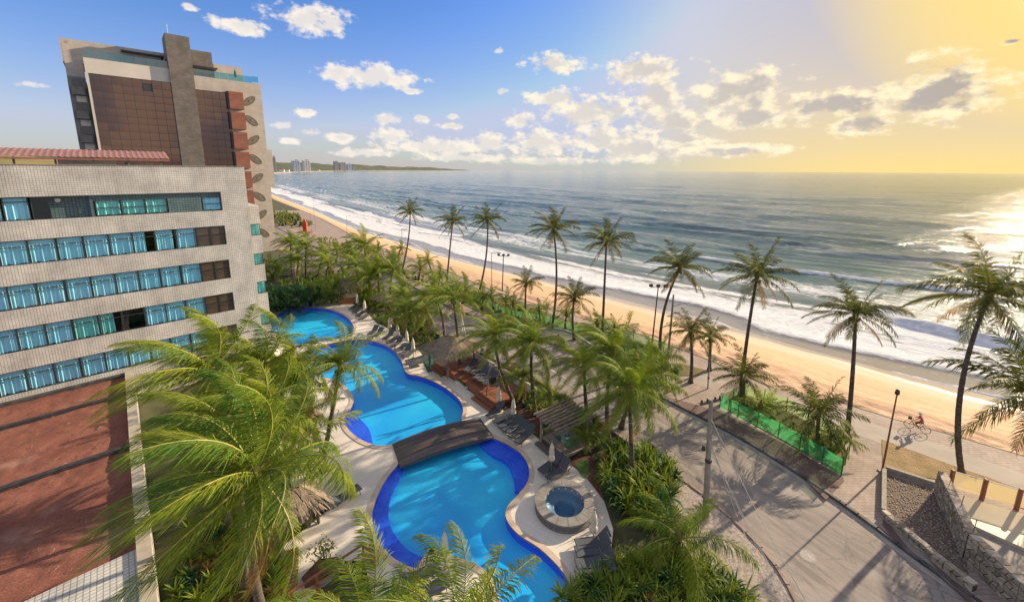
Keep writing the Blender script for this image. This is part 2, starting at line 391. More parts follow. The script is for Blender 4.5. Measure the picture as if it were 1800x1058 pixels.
W['leaf_dark'] = Mleaf('palm_leaf_dark', (0.085, 0.11, 0.022), (0.055, 0.085, 0.02), (0.13, 0.135, 0.03))
W['leaf_dead'] = Mleaf('dry_leaf', (0.34, 0.20, 0.06), (0.26, 0.13, 0.05), (0.40, 0.29, 0.10), 0.25, 0.7)
W['strap'] = Mleaf('strap_leaf', (0.14, 0.22, 0.028), (0.10, 0.18, 0.024), (0.27, 0.30, 0.04), 0.35)
W['strap_dark'] = Mleaf('dark_strap_leaf', (0.02, 0.075, 0.03), (0.03, 0.09, 0.03), (0.05, 0.12, 0.03), 0.2)
W['shrub'] = Mleaf('shrub_leaf', (0.15, 0.19, 0.02), (0.10, 0.16, 0.02), (0.26, 0.25, 0.03), 0.35)
# ------------------------------------------------------------------ sea, beach, land
SEA = -3.0
SH = [(140, -90), (95, -20), (70, 15), (58, 29), (51.4, 37.2), (48.6, 41), (45.8, 43.2), (42, 46.6), (38.7, 52), (33.7, 56.9), (28.1, 63.6), (20.7, 70.6), (12.6, 78.9), (0, 90.1), (-14.9, 104.2), (-37, 130.3), (-63.1, 159.5), (-107.3, 224.9),
      (-178.3, 319.4), (-262, 430), (-420, 640), (-820, 1250), (-1300, 2260), (-1585, 3040), (-2006, 4290), (-2375, 5570), (-2900, 7600), (-3000, 12000), (-2500, 16000), (-1800, 20000), (-1700, 9000000)]
SHY = np.array([p[1] for p in SH], float); SHX = np.array([p[0] for p in SH], float)
def shore_x(Y):
    a = np.asarray(Y, float); w_ = 2 + np.abs(a) * 0.02
    return sum(np.interp(a + k * w_, SHY, SHX) for k in (-2, -1, 0, 1, 2)) / 5
LE = [(60, -60), (48, 0), (36.9, 25.9), (34.3, 28.1), (31.2, 30.6), (29.1, 32.6), (24.3, 35.3), (21, 41), (15.7, 47.8), (8.1, 54.6), (-3.8, 66.6), (-17, 84.8), (-41.1, 111.3), (-81.3, 170), (-160.4, 273.5), (-222, 362), (-310, 458), (-480, 680), (-900, 1290), (-1400, 2300)]
LEY = np.array([p[1] for p in LE], float); LEX = np.array([p[0] for p in LE], float)
def land_x(Y): return np.interp(Y, LEY, LEX)
def grid_obj(name, X, Y, Z, m_, attrs=None, smooth=True):
    nr, nc = X.shape; me = bpy.data.meshes.new(name)
    co = np.stack([X, Y, Z], -1).reshape(-1, 3).astype(np.float32)
    i = np.arange(nr * nc).reshape(nr, nc); q = np.stack([i[:-1, :-1], i[:-1, 1:], i[1:, 1:], i[1:, :-1]], -1).reshape(-1, 4)
    me.vertices.add(nr * nc); me.vertices.foreach_set('co', co.ravel()); me.loops.add(q.size); me.loops.foreach_set('vertex_index', q.ravel().astype(np.int32))
    me.polygons.add(len(q)); me.polygons.foreach_set('loop_start', np.arange(0, q.size, 4, dtype=np.int32)); me.polygons.foreach_set('loop_total', np.full(len(q), 4, np.int32))
    me.polygons.foreach_set('use_smooth', np.full(len(q), smooth)); me.materials.append(m_)
    for k, v in (attrs or {}).items():
        if v.ndim == 2: a = me.attributes.new(k, 'FLOAT', 'POINT'); a.data.foreach_set('value', v.ravel().astype(np.float32))
        else: a = me.attributes.new(k, 'FLOAT_VECTOR', 'POINT'); a.data.foreach_set('vector', v.reshape(-1, 3).ravel().astype(np.float32))
    me.update(); me.validate(); return link(name, me)
def sea_material():
    m_, nt, P, N, K = nmat('sea_water'); h = NT(nt)
    sd = h.n('ShaderNodeAttribute', attribute_name='sd').outputs['Vector']; fo = h.n('ShaderNodeAttribute', attribute_name='foam').outputs['Fac']
    sp = h.n('ShaderNodeSeparateXYZ'); K.new(sd, sp.inputs[0]); d = sp.outputs[1]
    v = h.mul(sd, (0.4, 1, 1)); v2 = h.mul(sd, (0.7, 1, 1))
    bn = h.m('ADD', h.m('MULTIPLY', h.noise(v, 0.09, 4, 0.6), 0.75), h.m('ADD', h.m('MULTIPLY', h.noise(v, 0.33, 6, 0.78), 1.45), h.m('MULTIPLY', h.noise(v2, 2.0, 4, 0.7), 0.22)))
    calm = h.ramp(d, 2, 16, 0.22, 1.0)
    K.new(h.bump(h.m('MULTIPLY', bn, calm), 0.85, 0.62), P.inputs['Normal'])
    deep = h.mix(h.ramp(h.noise(v, 0.018, 4), 0.35, 0.65), (0.05, 0.105, 0.12), (0.085, 0.145, 0.15))
    shal = h.mix(h.ramp(d, 3, 34), (0.30, 0.28, 0.25), (0.12, 0.20, 0.19)); c = h.mix(h.ramp(d, 22, 120), shal, deep)
    K.new(c, P.inputs['Base Color']); P.inputs['Roughness'].default_value = 0.10; P.inputs['IOR'].default_value = 1.33; P.inputs['Specular IOR Level'].default_value = 0.46
    lace = h.m('ADD', h.m('MULTIPLY', h.noise(v, 0.8, 8, 0.75), 1.25), h.m('MULTIPLY', h.m('SUBTRACT', 1.0, h.voro(h.mul(sd, (0.55, 1, 1)), 0.8, 'DISTANCE_TO_EDGE')), 0.38))
    k = h.ramp(h.m('ADD', fo, h.m('SUBTRACT', lace, 1.0)), 0.36, 0.70)
    stv = h.mul(sd, (0.10, 1, 1)); strk = h.ramp(h.m('ADD', h.m('MULTIPLY', h.noise(stv, 0.16, 7, 0.72), 0.7), h.m('MULTIPLY', h.noise(h.mul(sd, (0.3, 1, 1)), 0.9, 5, 0.7), 0.35)), 0.53, 0.66)
    strk = h.m('MULTIPLY', strk, h.m('MULTIPLY', h.ramp(d, 10, 40), h.ramp(d, 260, 900, 0.40, 0.10))); k = h.m('MAXIMUM', k, strk)   # wind-drawn streaks of old foam
    f = h.n('ShaderNodeBsdfDiffuse'); K.new(h.mix(h.ramp(h.noise(v, 1.6, 5, 0.7), 0.35, 0.7), (0.55, 0.57, 0.60), (0.86, 0.86, 0.86)), f.inputs[0])
    K.new(h.bump(h.noise(v, 2.2, 6, 0.7), 0.9, 0.25), f.inputs['Normal'])
    x = h.n('ShaderNodeMixShader'); K.new(k, x.inputs[0]); K.new(P.outputs[0], x.inputs[1]); K.new(f.outputs[0], x.inputs[2])
    K.new(x.outputs[0], N['Material Output'].inputs[0]); return m_
def build_sea():
    ys = list(np.arange(8, 150, 0.55)); s_ = 0.55
    while ys[-1] < 90000: s_ *= 1.02; ys.append(ys[-1] + s_)
    ds = list(np.arange(-1.5, 62, 0.42)); s_ = 0.42
    while ds[-1] < 120000: s_ *= 1.03; ds.append(ds[-1] + s_)
    Yg, Dg = np.meshgrid(np.array(ys), np.array(ds), indexing='ij')
    S0 = shore_x(Yg); sl = (shore_x(Yg + 3) - shore_x(Yg - 3)) / 6; cosn = 1 / np.sqrt(1 + np.minimum(sl * sl, 2.0))
    X = S0 + Dg / cosn
    far = np.clip((Yg - 1500) / 3000, 0, 1)
    s = Yg / cosn * 1.0; d = Dg
    nz = lambda k, sd: vnoise(s / k, d * 0 + sd * 7.3, sd) - 0.5
    n2 = lambda ks, kd, sd: vnoise(s / ks, d / kd, sd) - 0.5
    swash = 3.0 * nz(17, 1) + 1.6 * nz(6, 2)
    de = d + swash * np.clip(1 - d / 30, 0, 1)                   # distance seaward of the ragged swash edge
    Z = np.full_like(d, SEA); foam = np.zeros_like(d)
    # breakers: (mean distance, height, meander, wave noise)
    for i, (d0, A, me_, ks) in enumerate(((5.0, 0.30, 3.5, 24), (23.5, 0.85, 6, 34), (33, 0.45, 7, 40), (48, 0.85, 10, 26), (60, 0.7, 12, 30), (74, 0.8, 13, 32), (90, 0.8, 14, 36), (110, 0.85, 16, 40), (134, 0.85, 18, 44), (162, 0.9, 20, 50), (196, 0.9, 24, 58), (236, 0.9, 28, 66), (284, 0.85, 32, 75), (340, 0.8, 36, 88), (410, 0.6, 42, 100), (500, 0.6, 50, 120), (610, 0.6, 60, 140))):
        dk = d0 + me_ * 1.6 * nz(ks, 10 + i) + me_ * 0.5 * nz(ks * 0.22, 30 + i)
        amp = A * np.clip(0.25 + 1.9 * (nz(ks * 1.7, 50 + i) + 0.28), 0.12, 1.15)
        t = d - dk; w1 = 0.9 + d0 * 0.014; w2 = 3.0 + d0 * 0.030
        Z += amp * np.where(t < 0, np.exp(-(t / w1) ** 2), np.exp(-(t / w2) ** 2))
        br = np.clip((amp / A - 0.45) * 2.2, 0, 1) 
        if i == 0:
            foam = np.maximum(foam, 0.95 * np.clip((t + 0.9) / 0.6, 0, 1) * np.exp(-np.clip(t - 6, 0, None) / 7))
        elif i == 1:
            foam = np.maximum(foam, br * 1.1 * np.exp(-(np.clip(t + 1.0, 0, None) / 1.6) ** 2) * np.exp(-(np.clip(-t - 2.2, 0, None) / 5) ** 2))
            foam = np.maximum(foam, (0.52 + 0.25 * br + 0.22 * np.sin(d * 1.05 + 9 * nz(26, 66))) * np.clip((dk - 1.5 - d) / 1.0, 0, 1) * np.clip((d - 5) / 3, 0, 1))
        elif i >= 4:
            foam = np.maximum(foam, br * 0.60 * np.exp(-((t + 0.3) / (0.7 + d0 * 0.006)) ** 2) * np.clip(0.4 + 2.5 * n2(9, 40, 90 + i), 0, 1))
        elif i in (2, 3):
            foam = np.maximum(foam, br * 0.85 * np.exp(-((t + 0.8) / 1.2) ** 2))
    foam = np.maximum(foam, (0.50 + 0.24 * n2(30, 9, 71) * 2) * np.clip((d - 20) / 8, 0, 1) * np.exp(-np.clip(d - 34, 0, None) / 34))
    foam = np.maximum(foam, 0.75 * np.exp(-(de / 0.55) ** 2))      # thin lip of the swash
    foam = np.maximum(foam, 0.33 * np.clip(de, 0, 1) * np.exp(-np.clip(d - 9, 0, None) / 12))
    foam += 0.10 * (n2(14, 5, 72)) + 0.08 * n2(4, 2, 73); foam *= np.clip(1 - (d - 60) / 420, 0, 1)
    dist = np.sqrt(X * X + Yg * Yg)
    Z += (n2(9, 3.2, 80) * 0.55 + n2(4, 1.7, 81) * 0.28 + n2(17, 6, 84) * 0.5) * np.clip((d - 3) / 25, 0.05, 1) * np.clip(1 - dist / 600, 0, 1) + n2(40, 11, 82) * 0.7 * np.clip((d - 30) / 60, 0, 1) * np.clip(1 - dist / 2500, 0, 1)
    Z = np.where(de < 0, SEA - 0.25 + 0.25 * np.exp(-(de / 0.5) ** 2) * 1.0, Z)
    Z = np.where((de < 6) & (de >= 0), np.maximum(Z, SEA + 0.02), Z)
    o = grid_obj('sea', X, Yg, Z, sea_material(), {'foam': foam, 'sd': np.stack([s, d, d * 0], -1)})
    kind(o, 'structure'); return o
build_sea()
def sand_material():
    m_, nt, P, N, K = nmat('beach_sand'); h = NT(nt); u = h.n('ShaderNodeAttribute', attribute_name='u').outputs['Fac']; p = h.pos()
    n1 = h.noise(p, 0.22, 5, 0.6); uu = h.m('ADD', u, h.m('MULTIPLY', h.m('SUBTRACT', n1, 0.5), 0.12))
    dry = h.mix(h.ramp(h.noise(p, 1.3, 6, 0.7), 0.3, 0.7), (0.53, 0.34, 0.195), (0.60, 0.405, 0.24))
    rub = h.mix(h.ramp(h.noise(p, 2.2, 6, 0.75), 0.35, 0.65), (0.42, 0.25, 0.16), (0.62, 0.42, 0.28)); dry = h.mix(h.ramp(u, 0.10, 0.30), rub, dry)
    damp = (0.56, 0.43, 0.31); wet = (0.36, 0.30, 0.245)
    c = h.mix(h.ramp(uu, 0.64, 0.74), dry, damp); c = h.mix(h.ramp(uu, 0.80, 0.93), c, wet); K.new(c, P.inputs['Base Color'])
    K.new(h.ramp(uu, 0.80, 0.95, 0.95, 0.16), P.inputs['Roughness'])
    b = h.m('MULTIPLY', h.noise(p, 3.0, 5, 0.65), h.ramp(uu, 0.15, 0.75, 1.0, 0.12)); K.new(h.bump(b, 0.6, 0.12), P.inputs['Normal']); return m_
def build_beach():
    ys = list(np.arange(4, 125, 0.42)); s_ = 0.42
    while ys[-1] < 2200: s_ *= 1.035; ys.append(ys[-1] + s_)
    us = np.concatenate([np.linspace(-0.04, 0.4, 46), np.linspace(0.41, 1.0, 28), np.linspace(1.05, 1.6, 8)])
    Yg, Ug = np.meshgrid(np.array(ys), us, indexing='ij'); a = land_x(Yg); b = np.maximum(shore_x(Yg), a + 12); X = a + (b - a) * Ug
    prof = np.interp(us, [-0.04, 0.0, 0.3, 0.62, 0.8, 1.0, 1.2, 1.6], [-0.4, -0.42, -0.75, -1.75, -2.45, -3.0, -3.5, -4.2])[None, :] * np.ones_like(X)
    rough = np.clip(1 - np.abs(Ug - 0.13) / 0.20, 0, 1) * (0.35 + 0.65 * (vnoise(Yg / 22, Ug * 0, 3) > 0.25)); near = np.clip(1.3 - Yg / 130, 0, 1)
    prof += near * (rough * ((vnoise(X / 0.7, Yg / 0.7, 5) - 0.5) * 0.5 + (vnoise(X / 1.9, Yg / 1.9, 6) - 0.5) * 0.3) + (vnoise(X / 3, Yg / 3, 8) - 0.5) * 0.10 * (Ug < 0.7))
    # trodden trails of footprints along the sand
    for u0, k in ((0.36, 4), (0.47, 9)):
        ph = np.abs(np.mod(Yg * 1.1, 1.0) - 0.5); prof -= near * 0.10 * np.exp(-((Ug - u0 - 0.05 * (vnoise(Yg / 12, Ug * 0, k) - 0.5)) / 0.008) ** 2) * (ph < 0.28)
    kind(grid_obj('beach', X, Yg, prof, sand_material(), {'u': Ug}), 'structure')
build_beach()

# pools: outlines as they lie on the deck
def loop(px, z=0.0, k=5): return crom([at(x, y, z) for x, y in px], k)
LAGOON = loop([(606,735),(612,754),(635,773),(664,783),(692,783),(706,796),(698,818),(680,840),(662,875),(654,910),(662,945),(685,975),(713,993),(729,998),(733,996),(745,978),(755,965),(760,964),(800,978),(842,994),(864,1016),(880,1058),(890,1100),
               (1030,1100),(1006,1035),(985,1000),(950,965),(910,938),(890,912),(892,890),(912,868),(928,845),(929,820),(915,797),(890,780),(865,769),(835,752),(812,740),(814,720),(805,700),(775,677),(740,662),(714,655),(704,632),(682,609),(640,597),(590,602),
               (545,615),(518,640),(545,660),(590,668),(613,685),(622,703),(614,720)])
POOL1 = loop([(468,566),(500,546),(540,540),(577,543),(606,555),(621,572),(617,586),(590,596),(545,603),(516,606),(506,600),(501,590),(482,586),(466,582)])
TUB = at(992, 893); TUB_R = 1.75
tubloop = [Vector((TUB.x + 1.2 * math.cos(a * R(15)), TUB.y + 1.2 * math.sin(a * R(15)))) for a in range(24)]
def deck_material():
    m_, nt, P, N, K = nmat('pool_deck_slabs'); h = NT(nt); p = h.pos()
    rt = h.n('ShaderNodeMapping'); rt.inputs['Rotation'].default_value = (0, 0, R(36)); K.new(p, rt.inputs[0])
    b = h.n('ShaderNodeTexBrick'); b.offset = 0.5; h.put(b.inputs['Vector'], rt.outputs[0]); b.inputs['Scale'].default_value = 1; b.inputs['Brick Width'].default_value = 2.4; b.inputs['Row Height'].default_value = 1.2; b.inputs['Mortar Size'].default_value = 0.008
    b.inputs['Color1'].default_value = (0.76, 0.70, 0.61, 1); b.inputs['Color2'].default_value = (0.71, 0.655, 0.57, 1); b.inputs['Mortar'].default_value = (0.52, 0.47, 0.40, 1)
    n1 = h.ramp(h.noise(p, 0.35, 6, 0.65), 0.3, 0.75, 0.86, 1.06); s_ = h.n('ShaderNodeVectorMath', operation='SCALE'); K.new(b.outputs[0], s_.inputs[0]); h.put(s_.inputs['Scale'], n1)
    K.new(s_.outputs[0], P.inputs['Base Color']); P.inputs['Roughness'].default_value = 0.6
    K.new(h.bump(h.noise(p, 40, 3), 0.12, 0.01), P.inputs['Normal']); return m_
DECK = [at(x, y) for x, y in [(455,572),(470,548),(500,541),(540,533),(580,530),(618,532),(640,545),(662,568),(700,585),(735,615),(757,640),(815,680),(874,721),(883,716),(910,742),(941,766),(968,790),(1000,812),(1030,838),(1062,880),(1078,930),(1073,980),(1072,1058),(1075,1120),
        (700,1120),(655,1050),(640,985),(600,985),(530,1070),(495,1000),(492,962),(535,930),(580,893),(560,868),(500,850),(425,800),(345,765),(330,730),(390,695),(452,655),(470,630),(455,600)]]
GH = [offset(LAGOON, 0.2), offset(POOL1, 0.2), tubloop]
ge = [Vector((float(land_x(y)) + 0.8, y)) for y in (-60, 0, 26, 28, 30.6, 32.6, 35.3, 41, 47.8, 54.6, 66.6, 84.8, 111.3, 170, 273.5, 362, 458, 680, 1290)]
o = flat('ground', ge + [Vector((-3000, 2200)), Vector((-3000, -60))], -0.10, W['ground'], GH); kind(o, 'structure')
o = flat('pool_deck', DECK, 0.0, deck_material(), [LAGOON, POOL1, tubloop]); kind(o, 'structure')

def pool_mats():
    def tilemat(name, c1, c2, c3, sc_, ts=0.12):
        m_, nt, P, N, K = nmat(name); h = NT(nt); p = h.pos()
        c = h.mix(h.ramp(h.noise(p, sc_, 3), 0.32, 0.68), c1, c2)
        vo = h.n('ShaderNodeTexVoronoi', distance='CHEBYCHEV'); vo.inputs['Scale'].default_value = 1 / ts; vo.inputs['Randomness'].default_value = 0.0; K.new(p, vo.inputs['Vector'])
        wn = h.n('ShaderNodeTexWhiteNoise'); K.new(vo.outputs['Position'], wn.inputs[0])
        c = h.mix(h.m('MULTIPLY', wn.outputs[0], 0.35), c, c3); K.new(c, P.inputs['Base Color']); P.inputs['Roughness'].default_value = 0.4; return m_
    W['pfloor'] = tilemat('pool_floor_tiles', (0.008, 0.37, 0.84), (0.04, 0.60, 0.91), (0.014, 0.46, 0.89), 0.16)
    W['pledge'] = tilemat('dark_blue_mosaic', (0.012, 0.06, 0.72), (0.02, 0.10, 0.82), (0.08, 0.24, 0.9), 0.5, 0.16)
    W['tubtile'] = tilemat('tub_mosaic', (0.11, 0.17, 0.25), (0.15, 0.22, 0.30), (0.21, 0.28, 0.36), 1.0, 0.1)
    m_, nt, P, N, K = nmat('pool_water'); h = NT(nt); N.remove(P); p = h.pos()
    t = h.n('ShaderNodeBsdfTransparent'); t.inputs[0].default_value = (0.80, 0.96, 1.0, 1)
    g = h.n('ShaderNodeBsdfGlossy'); g.inputs['Roughness'].default_value = 0.05
    bn = h.bump(h.m('ADD', h.noise(h.mul(p, (1, 1.6, 1)), 2.6, 3, 0.5), h.m('MULTIPLY', h.noise(p, 9, 2), 0.35)), 0.6, 0.14); K.new(bn, g.inputs['Normal'])
    fr = h.n('ShaderNodeFresnel'); fr.inputs[0].default_value = 1.33; K.new(bn, fr.inputs['Normal'])
    bf = h.n('ShaderNodeNewGeometry').outputs['Backfacing']   # light coming up from under water passes
    x = h.n('ShaderNodeMixShader'); K.new(h.m('MULTIPLY', fr.outputs[0], h.m('SUBTRACT', 1.0, bf)), x.inputs[0]); K.new(t.outputs[0], x.inputs[1]); K.new(g.outputs[0], x.inputs[2]); K.new(x.outputs[0], N['Material Output'].inputs[0]); W['pwater'] = m_
pool_mats()
W['coping'] = M('pool_coping', (0.60, 0.47, 0.34), (0.50, 0.40, 0.30), 2, 0.6, 0.1, 30, coord='Position')
def pool(outline, depth, ledges, wname='water'):
    o = flat('pool_floor', outline, -depth, W['pfloor']); kind(o, 'structure')
    mb = MB(); c = outline + [outline[0]]; strip(mb, c, c, 0.0, -depth); wl = mb.build('pool_wall', W['pledge'], o)
    mb = MB(); a = outline + [outline[0]]; b = offset(outline, 0.34); b = b + [b[0]]; strip(mb, a, b, 0.035); strip(mb, b, b, 0.035, 0.0); strip(mb, a, a, -0.12, 0.035); mb.build('pool_coping', W['coping'], o)
    for L in ledges: MB().prism(L, -depth + 0.005, -0.30).build('ledge', W['pledge'], o)
    kind(flat(wname, outline, -0.12, W['pwater']), 'structure')
def near_on(outline, p): return min(range(len(outline)), key=lambda i: (outline[i] - Vector((p.x, p.y))).length)
def arc_of(outline, pa, pb):
    i, j = near_on(outline, pa), near_on(outline, pb); n = len(outline)
    fw = [outline[(i + k) % n] for k in range((j - i) % n + 1)]; bw = [outline[(i - k) % n] for k in range((i - j) % n + 1)]
    return fw if len(fw) < len(bw) else bw
def ledge(outline, inner):
    """crescent between the pool edge and an inner line"""
    q = crom([at(x, y, -0.30) for x, y in inner], 5, False); a = arc_of(outline, Vector((q[0].x, q[0].y, 0)), Vector((q[-1].x, q[-1].y, 0)))
    ctr = sum(outline, Vector((0, 0))) / len(outline); a = [p + (Vector((q[len(q) // 2].x, q[len(q) // 2].y)) - p).normalized() * 0.004 for p in a]
    return a + list(reversed(q))
pool(LAGOON, 0.55, [ledge(LAGOON, [(716,806),(706,829),(690,861),(683,890),(685,921),(702,950),(721,968),(741,977)]), ledge(LAGOON, [(826,762),(860,795),(890,812),(903,838),(905,862)]), ledge(LAGOON, [(617,724),(638,741),(650,757),(655,778)])])
pool(POOL1, 0.5, [])

# roads and pavements
FK = crom([(-150, 225), (-79.7,137.7),(-49.7,102.5),(-32.1,86.1),(-21.2,73.6),(-11.4,60.3),(-4.6,53.1),(0.1,49.2),(5.1,44.6),(9.5,39.3),(14,32.9),(17.2,28.4),(19.3,24.4),(20.6,20.9),(21.6,17.6),(22.2,15.9),(23.5,10),(25,0)], 8, False)
NK = crom([(-158, 220), (-87,133),(-56,97.5),(-38,81),(-27,69.5),(-17.2,56.6),(-10,48.4),(-5.4,44.2),(0.2,38.8),(3.6,35.2),(7.4,29.6),(9.9,25.6),(11.8,22.9),(13.1,20.3),(13.7,18),(13.6,16),(12.5,10),(11,0)], 8, False)
def road_material():
    m_, nt, P, N, K = nmat('worn_asphalt'); h = NT(nt); p = h.pos()
    rt = h.n('ShaderNodeMapping'); rt.inputs['Rotation'].default_value = (0, 0, R(-32)); K.new(p, rt.inputs[0]); st = h.mul(rt.outputs[0], (1.0, 0.16, 1))
    c = h.mix(h.ramp(h.noise(p, 0.25, 6, 0.65), 0.3, 0.7), (0.22, 0.19, 0.17), (0.34, 0.295, 0.26))
    c = h.mix(h.m('MULTIPLY', h.ramp(h.noise(st, 1.6, 7, 0.78), 0.42, 0.66), 0.85), c, (0.15, 0.13, 0.115))
    c = h.mix(h.m('MULTIPLY', h.ramp(h.noise(p, 22, 3, 0.8), 0.4, 0.7), 0.3), c, (0.26, 0.23, 0.20))
    warp = h.n('ShaderNodeVectorMath', operation='ADD'); K.new(p, warp.inputs[0]); K.new(h.mul(h.noise(p, 1.4, 4, out=1), (0.9, 0.9, 0)), warp.inputs[1])
    crk = h.ramp(h.voro(warp.outputs[0], 0.55, 'DISTANCE_TO_EDGE'), 0.0, 0.03, 1.0, 0.0); crk = h.m('MULTIPLY', crk, h.ramp(h.noise(p, 0.16, 3), 0.40, 0.55))
    c = h.mix(h.m('MULTIPLY', crk, 0.4), c, (0.04, 0.035, 0.03)); K.new(c, P.inputs['Base Color']); P.inputs['Roughness'].default_value = 0.85
    K.new(h.bump(h.noise(p, 35, 4, 0.7), 0.35, 0.02), P.inputs['Normal']); return m_
W['road'] = road_material()
mb = MB(); strip(mb, NK, FK, -0.05); kind(mb.build('road', W['road']), 'structure')
W['gutter'] = M('pale_gutter', (0.36, 0.33, 0.30), (0.26, 0.235, 0.21), 1.5, 0.8, coord='Position')
def side(poly, d):
    out = []
    for i, p in enumerate(poly):
        t = (poly[min(i + 1, len(poly) - 1)] - poly[max(i - 1, 0)]).normalized(); out.append(p + Vector((-t.y, t.x)) * d)
    return out
mb = MB(); strip(mb, side(FK, -0.45), side(FK, -0.02), -0.046); kind(mb.build('gutter', W['gutter']), 'structure')
W['paver'] = Mtile('promenade_pavers', 0.22, (0.37, 0.29, 0.245), (0.43, 0.34, 0.29), (0.25, 0.195, 0.165), 0.014, False, 0.85, 0.3, w=0.42, offs=0.5, coord='Position')
W['brickpave'] = Mtile('red_brick_pavers', 0.13, (0.19, 0.115, 0.095), (0.24, 0.15, 0.125), (0.09, 0.065, 0.06), 0.016, False, 0.9, 0.5, w=0.26, offs=0.5, coord='Position')
W['cycle'] = M('grey_cycle_path', (0.32, 0.28, 0.24), (0.39, 0.34, 0.29), 0.6, 0.85, 0.2, 30, coord='Position')
W['verge'] = M('dry_grass_verge', (0.20, 0.15, 0.06), (0.10, 0.115, 0.03), 0.8, 0.95, 0.8, 14, coord='Position', dist=0.08)
W['drygrass'] = M('dry_sandy_grass', (0.36, 0.24, 0.12), (0.24, 0.17, 0.06), 1.1, 0.95, 0.8, 9, coord='Position', dist=0.1)
fk = [p for p in FK if p.y < 200]; le2 = [Vector((float(land_x(y)), y)) for y in (200, 170, 140, 111.3, 84.8, 66.6, 60, 54.6, 47.8, 44, 41, 38, 35.3, 32.6, 30.6, 28.1, 25.9, 12, 0)]
kind(flat('promenade', side(fk, 0.14) + list(reversed(le2)), 0.06, W['paver']), 'structure')
def ppoly(pts, z): return [at(x, y, z) for x, y in pts]
kind(flat('cycle_path', ppoly([(1270,668),(1400,704),(1500,734),(1600,764),(1700,798),(1830,842),(1830,876),(1700,832),(1560,784),(1480,753),(1400,728),(1290,694),(1215,672),(1235,655)], 0.07), 0.066, W['cycle']), 'structure')
kind(flat('path_turnout', ppoly([(905,592),(935,582),(970,577),(1003,584),(1032,601),(1062,622),(1100,648),(1150,680),(1168,697),(1100,662),(1010,618),(960,598)], 0.07), 0.066, M('turnout_asphalt', (0.15, 0.135, 0.125), (0.20, 0.18, 0.16), 0.5, 0.9, 0.2, 30, coord='Position')), 'structure')
kind(flat('brick_pavement', ppoly([(1150,690),(1262,722),(1380,780),(1482,838),(1484,846),(1452,878),(1400,826),(1292,760),(1190,708)], 0.07), 0.070, W['brickpave']), 'structure')
for pts in ([(860,517),(935,540),(1000,562),(1120,598),(1180,640),(1167,655),(1120,655),(1062,620),(1032,599),(1003,582),(970,575),(935,580),(900,572),(850,552),(800,528),(780,505)], [(1268,713),(1300,690),(1360,712),(1440,750),(1490,792),(1480,832),(1380,776)], [(1195,638),(1240,650),(1225,660),(1165,660)]):
    kind(flat('grass_verge', ppoly(pts, 0.10), 0.10, W['verge']), 'structure')
kind(flat('sandy_verge', ppoly([(1550,772),(1600,790),(1660,812),(1740,840),(1830,872),(1830,905),(1740,870),(1650,842),(1552,828)], 0.09), 0.09, W['drygrass']), 'structure')
W['mosaicpave'] = M('stone_chip_paving', (0.42, 0.36, 0.31), (0.20, 0.165, 0.15), 9, 0.85, 0.5, 25, coord='Position')
npv = [p for p in side(NK, -0.14) if 8 < p.y < 26]
kind(flat('stone_pavement', npv + list(reversed([p + Vector((-0.3 if p.y > 24.5 else -4.2, -0.4)) for p in npv])), 0.06, W['mosaicpave']), 'structure')
# a wave-patterned stone pavement at the foot of the stone wall
def wave_mat():
    m_, nt, P, N, K = nmat('striped_stone_paving'); h = NT(nt); p = h.pos()
    rt = h.n('ShaderNodeMapping'); rt.inputs['Rotation'].default_value = (0, 0, R(17)); K.new(p, rt.inputs[0]); s_ = h.n('ShaderNodeSeparateXYZ'); K.new(rt.outputs[0], s_.inputs[0])
    w_ = h.m('SINE', h.m('ADD', h.m('MULTIPLY', s_.outputs[0], 7.0), h.m('MULTIPLY', h.m('SINE', h.m('MULTIPLY', s_.outputs[1], 0.8)), 1.6)))
    c = h.mix(h.ramp(w_, -0.25, 0.25), (0.15, 0.085, 0.075), (0.33, 0.29, 0.26)); sp_ = h.ramp(h.noise(p, 28, 3, 0.7), 0.35, 0.65); c = h.mix(h.m('MULTIPLY', sp_, 0.5), c, (0.09, 0.07, 0.065))
    K.new(c, P.inputs['Base Color']); P.inputs['Roughness'].default_value = 0.85; K.new(h.bump(h.noise(p, 30, 3), 0.4, 0.02), P.inputs['Normal']); return m_
kind(flat('striped_pavement', ppoly([(1552,912),(1600,955),(1660,1005),(1740,1075),(1800,1140),(1730,1080),(1640,1000),(1550,935)], 0.07), 0.072, wave_mat()), 'structure')

